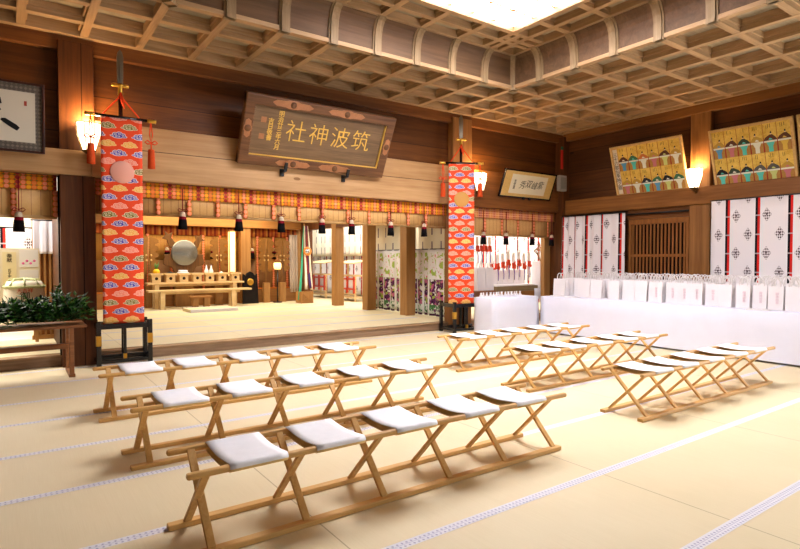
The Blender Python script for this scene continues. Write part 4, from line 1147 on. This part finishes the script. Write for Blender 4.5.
# ------------------------------------------------------------------ right wall
curtain('crest_curtain', 'smooth white crest curtain with red and black stripes, right of the thick wall pillar', (11.25, 5.34), (11.25, 2.30), .04, 2.655, crest_cloth('flat crest curtain cloth', .265), 4, .012, 1.0)
def pleat(label):
    r = thing('crest_curtain', label, 'curtain', (11.24, 8.86, .04), -PI/2)
    N = 160; L = 1.69
    pts = []; s_ = [0]
    for i in range(N+1):
        u = i / N; amp = .05 * (1-u) ** .6 + .02
        y = -.03 - amp * (1 + math.sin(2*PI*(9*u - 2.2*u*u)))
        pts.append((L*u + .018*math.sin(4*PI*(9*u-2.2*u*u)), y))
        if i: s_.append(s_[-1] + math.hypot(pts[i][0]-pts[i-1][0], pts[i][1]-pts[i-1][1]))
    def fn(u, v): i = round(u*N); return (pts[i][0], pts[i][1] * (1 - .35*v), 2.50*v)
    MB().grid(fn, N, 6, lambda u, v: (s_[round(u*N)], 2.5*v)).build('cloth', crest_cloth('pleated crest curtain cloth', .06), r, solid=.003)
    MB().tube([(-.02, -.08, 2.51), (L+.02, -.08, 2.51)], .012, 8).build('rod', M_BLACK, r)
pleat('pleated white crest curtain gathered beside the room corner, left of the lattice door')
# lattice door
r = thing('lattice_door', 'brown wooden lattice door of close vertical slats between two crest curtains', 'door', (11.40, 7.16, 0), -PI/2); r['kind'] = 'thing'
Wd = 1.34
a = MB(); a.box(0, -.07, .05, .06, 0, 2.38); a.box(Wd-.06, -.07, .05, Wd, 0, 2.38); a.box(0, -.072, 2.27, Wd, 0, 2.38); a.box(0, -.071, .05, Wd, 0, .14); a.box(.06, -.06, 1.56, Wd-.06, -.01, 1.62)
a.build('door_frame', W_LATT, r, bevel=.004)
for i in range(15):
    x = .06 + (Wd-.12)*(i+.5)/15
    MB().box(x-.019, -.052, .14, x+.019, -.036, 2.27).build('slat', W_LATT, r)
MB().box(0, -.006, .05, Wd, .0, 2.35).build('dark_backing', M_DARK, r)
b = MB(); b.box(11.36, 5.80, 2.39, XR, 7.20, 2.60); struct(b.build('trim_23', wood('door header wood', '8a5428', '5e3516', 'y', 1, .5)))
r = thing('curtain_rail', 'thin black curtain rail above the lattice door', 'rail', (11.30, 7.3, 2.50))
MB().tube([(0, 0, 0), (0, -1.48, 0)], .02, 8).build('rail_tube', M_BLACK, r)
for y in (-.1, -1.4): MB().bar((0, y, 0), (.13, y, 0), .02, .02).build('rail_bracket', M_BLACK, r)

# gilt panels of seated robed figures
def goldleaf():
    t = Mt('worn gold leaf', .45, .4, .25)
    n = t.noise(7, None, 5); n2 = t.noise(40, None, 3)
    t.base(t.ramp(n * .6 + n2 * .4, [(.35, 'c49a36'), (.6, 'e6c45c')])); return t.m
M_LEAF = goldleaf(); M_VERM = plain('dark vermilion strip', '9a2f1c', .5); M_HEX = plain('brown lattice strip', 'b0823e', .5, .3, 0, .2, 40)
M_TEAL = plain('teal paint', '58c4b4', .6); M_YEL = plain('yellow paint', 'd8b44a', .6); M_PALE = plain('pale paint', 'dcdcc8', .6); M_BLU = plain('blue paint', '5a9ac0', .6); M_ROSE = plain('rose paint', 'c07078', .6); M_LIME = plain('lime paint', 'c4cc7a', .6)
M_RB = [plain('black robe', '1c1c20', .6), plain('dark robe', '26262a', .6), plain('moss robe', '33402e', .6), plain('brown robe', '5a3420', .6), plain('green robe', '3a6a4a', .6), plain('orange robe', 'c8743c', .6), plain('grey robe', '5a5650', .6), plain('ochre robe', 'b8923c', .6)]
M_SKIN = plain('painted face', 'e2c4a0', .6)
def poet_panel(label, y_left, w, h, tilt, strip, z=2.93):
    r = thing('hanging_gilt_picture', label, 'picture', (11.36, y_left, z), -PI/2, 'gilt picture panels on the right wall', tilt)
    MB().box(.02, -.02, .02, w-.02, .01, h-.02).build('backing_board', W_GOLDF, r)
    a = MB(); e = .045
    a.box(0, -.05, 0, w, .015, e); a.box(0, -.05, h-e, w, .015, h); a.box(0, -.049, .001, e, .014, h-.001); a.box(w-e, -.049, .001, w, .014, h-.001)
    a.build('frame', W_GOLDF, r, bevel=.006)
    x0 = e
    if strip:
        o = MB().box(e+.01, -.026, e+.02, e+.11, -.02, h-e-.02).build('title_strip', plain('title paper', 'ddd2bc', .7), r)
        t = MB(); put_text(t, '三十六歌仙奉納之額', (e+.06, -.027, h/2), .10, vertical=True, depth=.001); t.build('title_lettering', M_INK, o)
        x0 = e + .12
    cw = (w - e - x0) / 6; ch = (h - 2*e) / 2
    for row in range(2):
        for c in range(6):
            cx = x0 + cw*(c+.5); zb = e + ch*row; hw = cw/2
            mats = [M_LEAF, random.choice(M_RB), M_PALE, random.choice((M_TEAL, M_YEL, M_PALE, M_BLU, M_ROSE, M_LIME)), M_HEX, M_VERM, M_INK, M_SKIN]
            p = MB()
            p.box(cx-hw, -.024, zb+ch*.34, cx+hw, -.02, zb+ch)                       # gold sky
            p.box(cx-hw, -.025, zb, cx+hw, -.02, zb+ch*.35, 4)                        # brown lattice base
            p.prism([(cx-hw*.94, zb+ch*.34), (cx+hw*.94, zb+ch*.34), (cx+hw*.94, zb+ch*.40), (cx-hw*.94, zb+ch*.40)], -.028, -.02, 'xz', 2)
            p.prism([(cx-hw*.32, zb+.005), (cx+hw*.32, zb+.005), (cx+hw*.32, zb+ch*.20), (cx+hw*.62, zb+ch*.342), (cx-hw*.62, zb+ch*.342), (cx-hw*.32, zb+ch*.20)], -.029, -.02, 'xz', 3)
            lean = rnd(-.25, .25)
            rb = [(-.92, .40), (.92, .40), (.90, .45), (.70, .51), (.40+lean*.5, .56), (.18+lean, .60), (-.18+lean, .60), (-.44+lean*.5, .56), (-.72, .51), (-.90, .45)]
            p.prism([(cx+hw*a_, zb+ch*b_) for a_, b_ in rb], -.031, -.02, 'xz', 1)
            p.prism([(cx+hw*a_, zb+ch*b_) for a_, b_ in ((-.25, .43), (.35, .42), (.22, .46), (-.05, .49))], -.033, -.02, 'xz', random.choice((2, 3)))
            hx_ = cx + hw*lean
            p.lathe([(0, -.034), (hw*.12, -.034), (hw*.13, -.03)], (hx_, 0, zb+ch*.625), 8, 7, 'y')
            p.prism([(hx_-hw*.12, zb+ch*.645), (hx_+hw*.12, zb+ch*.645), (hx_+hw*.05, zb+ch*.71), (hx_-hw*.06, zb+ch*.70)], -.036, -.02, 'xz', 6)
            p.prism([(cx+hw*.98, zb+.0), (cx+hw*1.02, zb), (cx+hw*1.02, zb+ch), (cx+hw*.98, zb+ch)], -.030, -.02, 'xz', 5)
            p.prism([(cx+hw*.88, zb+ch*.02), (cx+hw*1.0, zb+ch*.02), (cx+hw*1.0, zb+ch*.78)], -.027, -.02, 'xz', 5)
            p.prism([(cx-hw*1.0, zb+ch*.02), (cx-hw*.90, zb+ch*.02), (cx-hw*1.0, zb+ch*.78)], -.027, -.02, 'xz', 5)
            for s_ in (-.45, -.2, .1):
                if random.random() < .8: p.box(cx+hw*s_-.003, -.0255, zb+ch*rnd(.80, .84), cx+hw*s_+.003, -.02, zb+ch*rnd(.92, .97), 6)
            p.build('painted_figure', mats, r)
    for x in (w*.22, w*.78): MB().box(x-.02, -.06, -.03, x+.02, .02, .02).build('clip', M_BLACK, r)
random.seed(11)
poet_panel('gilt panel of twelve seated robed figures with a white title strip, nearer the room corner', 7.45, 1.61, 1.12, .293, True)
poet_panel('gilt panel of twelve seated robed figures to the right of the wall lamp', 5.31, 1.40, 1.12, .30, False, 2.90)
poet_panel('third gilt picture panel, cut off by the right edge of the photo', 3.87, 1.40, 1.12, .25, False, 2.90)

# ------------------------------------------------------------------ long tables under white cloths
def cloth_table(tname, label, clabel, x0, x1, y0, y1, z=.75):
    t = thing(tname, label, 'table', ((x0+x1)/2, (y0+y1)/2, 0))
    hx, hy = (x1-x0)/2, (y1-y0)/2
    MB().box(-hx+.02, -hy+.02, z-.03, hx-.02, hy-.02, z-.004).build('tabletop', W_TABLE, t)
    for sx in (-1, 1):
        for sy in (-1, 1): MB().tube([(sx*(hx-.1), sy*(hy-.1), 0), (sx*(hx-.1), sy*(hy-.1), z-.03)], .018, 8).build('leg', M_BLACK, t)
    random.seed(int(x0*100))
    per = []
    n = 26
    def side(ax, ay, bx, by, k): return [(ax + (bx-ax)*i/k, ay + (by-ay)*i/k) for i in range(k)]
    k1, k2 = max(8, int(hx*20)), max(8, int(hy*20))
    per = side(-hx, -hy, hx, -hy, k1) + side(hx, -hy, hx, hy, k2) + side(hx, hy, -hx, hy, k1) + side(-hx, hy, -hx, -hy, k2)
    N = len(per); c = MB(); vs = []
    rows = [(z, 0), (z-.012, .010), (.50, .016), (.25, .020), (.03, .022)]
    ph = [rnd(0, 6) for _ in range(4)]
    for zz, o_ in rows:
        for i, (x, y) in enumerate(per):
            nx = (x/hx if abs(x/hx) > .999 else 0); ny = (y/hy if abs(y/hy) > .999 else 0)
            wv = .5 + .5*math.sin(i*.55 + ph[0]) * math.sin(i*.21 + ph[1] + zz*2)
            d = o_ * (.35 + wv)
            vs.append((x + nx*d, y + ny*d, zz))
    fs = [(r_*N+i, r_*N+(i+1) % N, (r_+1)*N+(i+1) % N, (r_+1)*N+i) for r_ in range(len(rows)-1) for i in range(N)]
    fs = [tuple(reversed(f)) for f in fs] + [tuple(range(N))]
    c.add(vs, fs, 0, False)
    o = c.build('tablecloth', M_WHITE); o.location = t.location
    for p in o.data.polygons: p.use_smooth = len(p.vertices) == 4
    tag(o, clabel, 'tablecloth')
    return t
TZ = .752
cloth_table('long_table', 'long table hidden under a white cloth along the right wall', 'white floor-length cloth on the long table along the right wall', 8.97, 10.35, 1.9, 7.62)
cloth_table('long_table', 'short table hidden under a white cloth beside the right banner stand', 'white floor-length cloth on the short table beside the right banner stand', 7.66, 8.94, 7.70, 8.20)

FR = [(7.62, 7.24), (7.01, 6.72), (6.69, 6.42), (6.30, 6.05), (6.03, 5.77), (5.75, 5.50), (5.48, 5.21), (5.19, 4.97), (4.95, 4.76), (4.74, 4.55), (4.52, 4.31), (4.29, 4.08), (4.02, 3.83), (3.81, 3.61), (3.58, 3.37), (3.34, 3.16), (3.12, 2.92)]
random.seed(5)
NUM = ['nearest the table corner', 'second from the table corner', 'third from the corner', 'fourth from the corner', 'fifth from the corner', 'sixth from the corner', 'seventh from the corner', 'eighth from the corner', 'ninth from the corner', 'tenth from the corner', 'eleventh from the corner', 'twelfth from the corner', 'thirteenth from the corner', 'fourteenth from the corner', 'fifteenth from the corner', 'sixteenth from the corner', 'seventeenth from the corner']
proto = {}
def bag_at(i, y, x, w, lab, grp, h):
    key = (round(w, 2), i in (6, 7, 8, 9, 10, 12, 13, 14), h)
    loc = (x, y, TZ)
    if key not in proto:
        proto[key] = paper_bag(key[0], .14, h, lab, loc, -PI/2 + rnd(-.04, .04), grp, key[1]); return proto[key]
    return dup(proto[key], loc, -PI/2 + rnd(-.09, .09), lab, grp)
for i, (a, b_) in enumerate(FR):
    w = a - b_
    bag_at(i, (a+b_)/2, 9.28 + .07 + (.05 if i % 3 == 1 else 0), min(.29, max(.20, w*.93)), 'white paper bag in the front row on the long table, ' + NUM[i], 'white paper bags on the long white table, front row', .355 + (.015 if i in (4, 5) else 0))
for row in range(3):
    for i in range(16):
        y = 7.42 - .283*i - .07*row
        bag_at(99, y + rnd(-.01, .01), 9.62 + .22*row, .235, 'white paper bag with twisted handles in the back rows on the long white table', 'white paper bags on the long white table, back rows', .37)
for i, (x, y, rz, lab) in enumerate(((9.13, 7.36, .5, 'loose white paper sheets at the table corner in front of the first bag'), (9.13, 7.0, .2, 'loose white paper sheets in front of the second paper bag'), (9.09, 3.62, .15, 'small white paper slip on the long table edge towards the right of the photo'))):
    r = thing('paper_sheets', lab, 'paper', (x, y, TZ+.0008), rz)
    MB().box(-.10, -.15, 0, .10, .15, .006).build('lower_sheet', plain('grey white paper', 'd8d4d6', .6), r)
    MB().box(-.09, -.13, .006, .10, .14, .011).build('upper_sheet', M_PAPER, r)
pk = thing('paper_packet', 'x', 'packet', (0,0,0), 0, 'white twisted paper packets on the short table')
MB().frustum((-.034, -.025, .034, .025), (-.015, -.01, .015, .01), 0, .05).build('packet_body', M_PAPER, pk)
MB().frustum((-.015, -.01, .015, .01), (-.028, -.004, .028, .004), .05, .085).build('twisted_end', M_PAPER, pk)
for i in range(14):
    loc = (7.74 + .088*i, 8.13 + rnd(-.02, .02), TZ)
    o = pk if i == 0 else dup(pk, loc, rnd(-.5, .5)); o.location = loc
    o['label'] = 'small white twisted paper packet in the row along the back of the short white table'
# ------------------------------------------------------------------ light and camera
def area(name, loc, size, power, col, rot=(0,0,0), sy=None):
    l = bpy.data.lights.new(name, 'AREA'); l.energy = power; l.color = col; l.size = size
    if sy: l.shape = 'RECTANGLE'; l.size_y = sy
    o = bpy.data.objects.new(name, l); COL.objects.link(o); o.location = loc; o.rotation_euler = rot; return o
# area lights added as daylight outside unseen right and rear openings
area('added_daylight_right', (XR + .35, .0, 1.5), 2.8, 560, (.93, .97, 1), (0, PI/2, 0), 4.2)
area('added_daylight_rear', (4.5, YB - .3, 1.6), 12, 260, (.95, .97, 1), (-PI/2, 0, 0), 2.8)
# unseen area lights added to brighten the altar room, corridor and side room
area('altar_room_light', (4.6, 13.2, 3.05), 5.5, 160, (1, .95, .86), (0, 0, 0), 5)
area('altar_front_light', (4.6, 16.0, 2.95), 4, 110, (1, .80, .5), (0, 0, 0), .8)
area('corridor_fill', (11.5, 12.6, 3.0), 5, 520, (1, .98, .95), (0, 0, 0), 6)
area('corridor_end_fill', (8.95, 16.6, 3.15), 1.4, 150, (1, .98, .95), (0, 0, 0), 5.5)
area('side_room_fill', (-1.5, 12.0, 3.0), 4, 520, (1, .96, .88), (0, 0, 0), 4)
w = bpy.data.worlds.new('world'); S.world = w; w.use_nodes = True
bg = w.node_tree.nodes['Background']; bg.inputs[0].default_value = (.85, .92, 1, 1); bg.inputs[1].default_value = .5

cam = bpy.data.cameras.new('camera'); co = bpy.data.objects.new('camera', cam); COL.objects.link(co)
co.location = (0, 0, 1.5)
co.rotation_euler = (math.radians(90 - 1.536), 0, -.6161)
cam.sensor_width = 36; cam.lens = 553.78 / 800 * 36; cam.clip_start = .05
S.camera = co
S.view_settings.view_transform = 'Standard'; S.view_settings.look = 'None'
S.view_settings.gamma = 1; S.view_settings.exposure = 0.17
S.view_settings.use_curve_mapping = False
S.cycles.use_denoising = True
S.cycles.max_bounces = 8
S.cycles.sample_clamp_indirect = 6
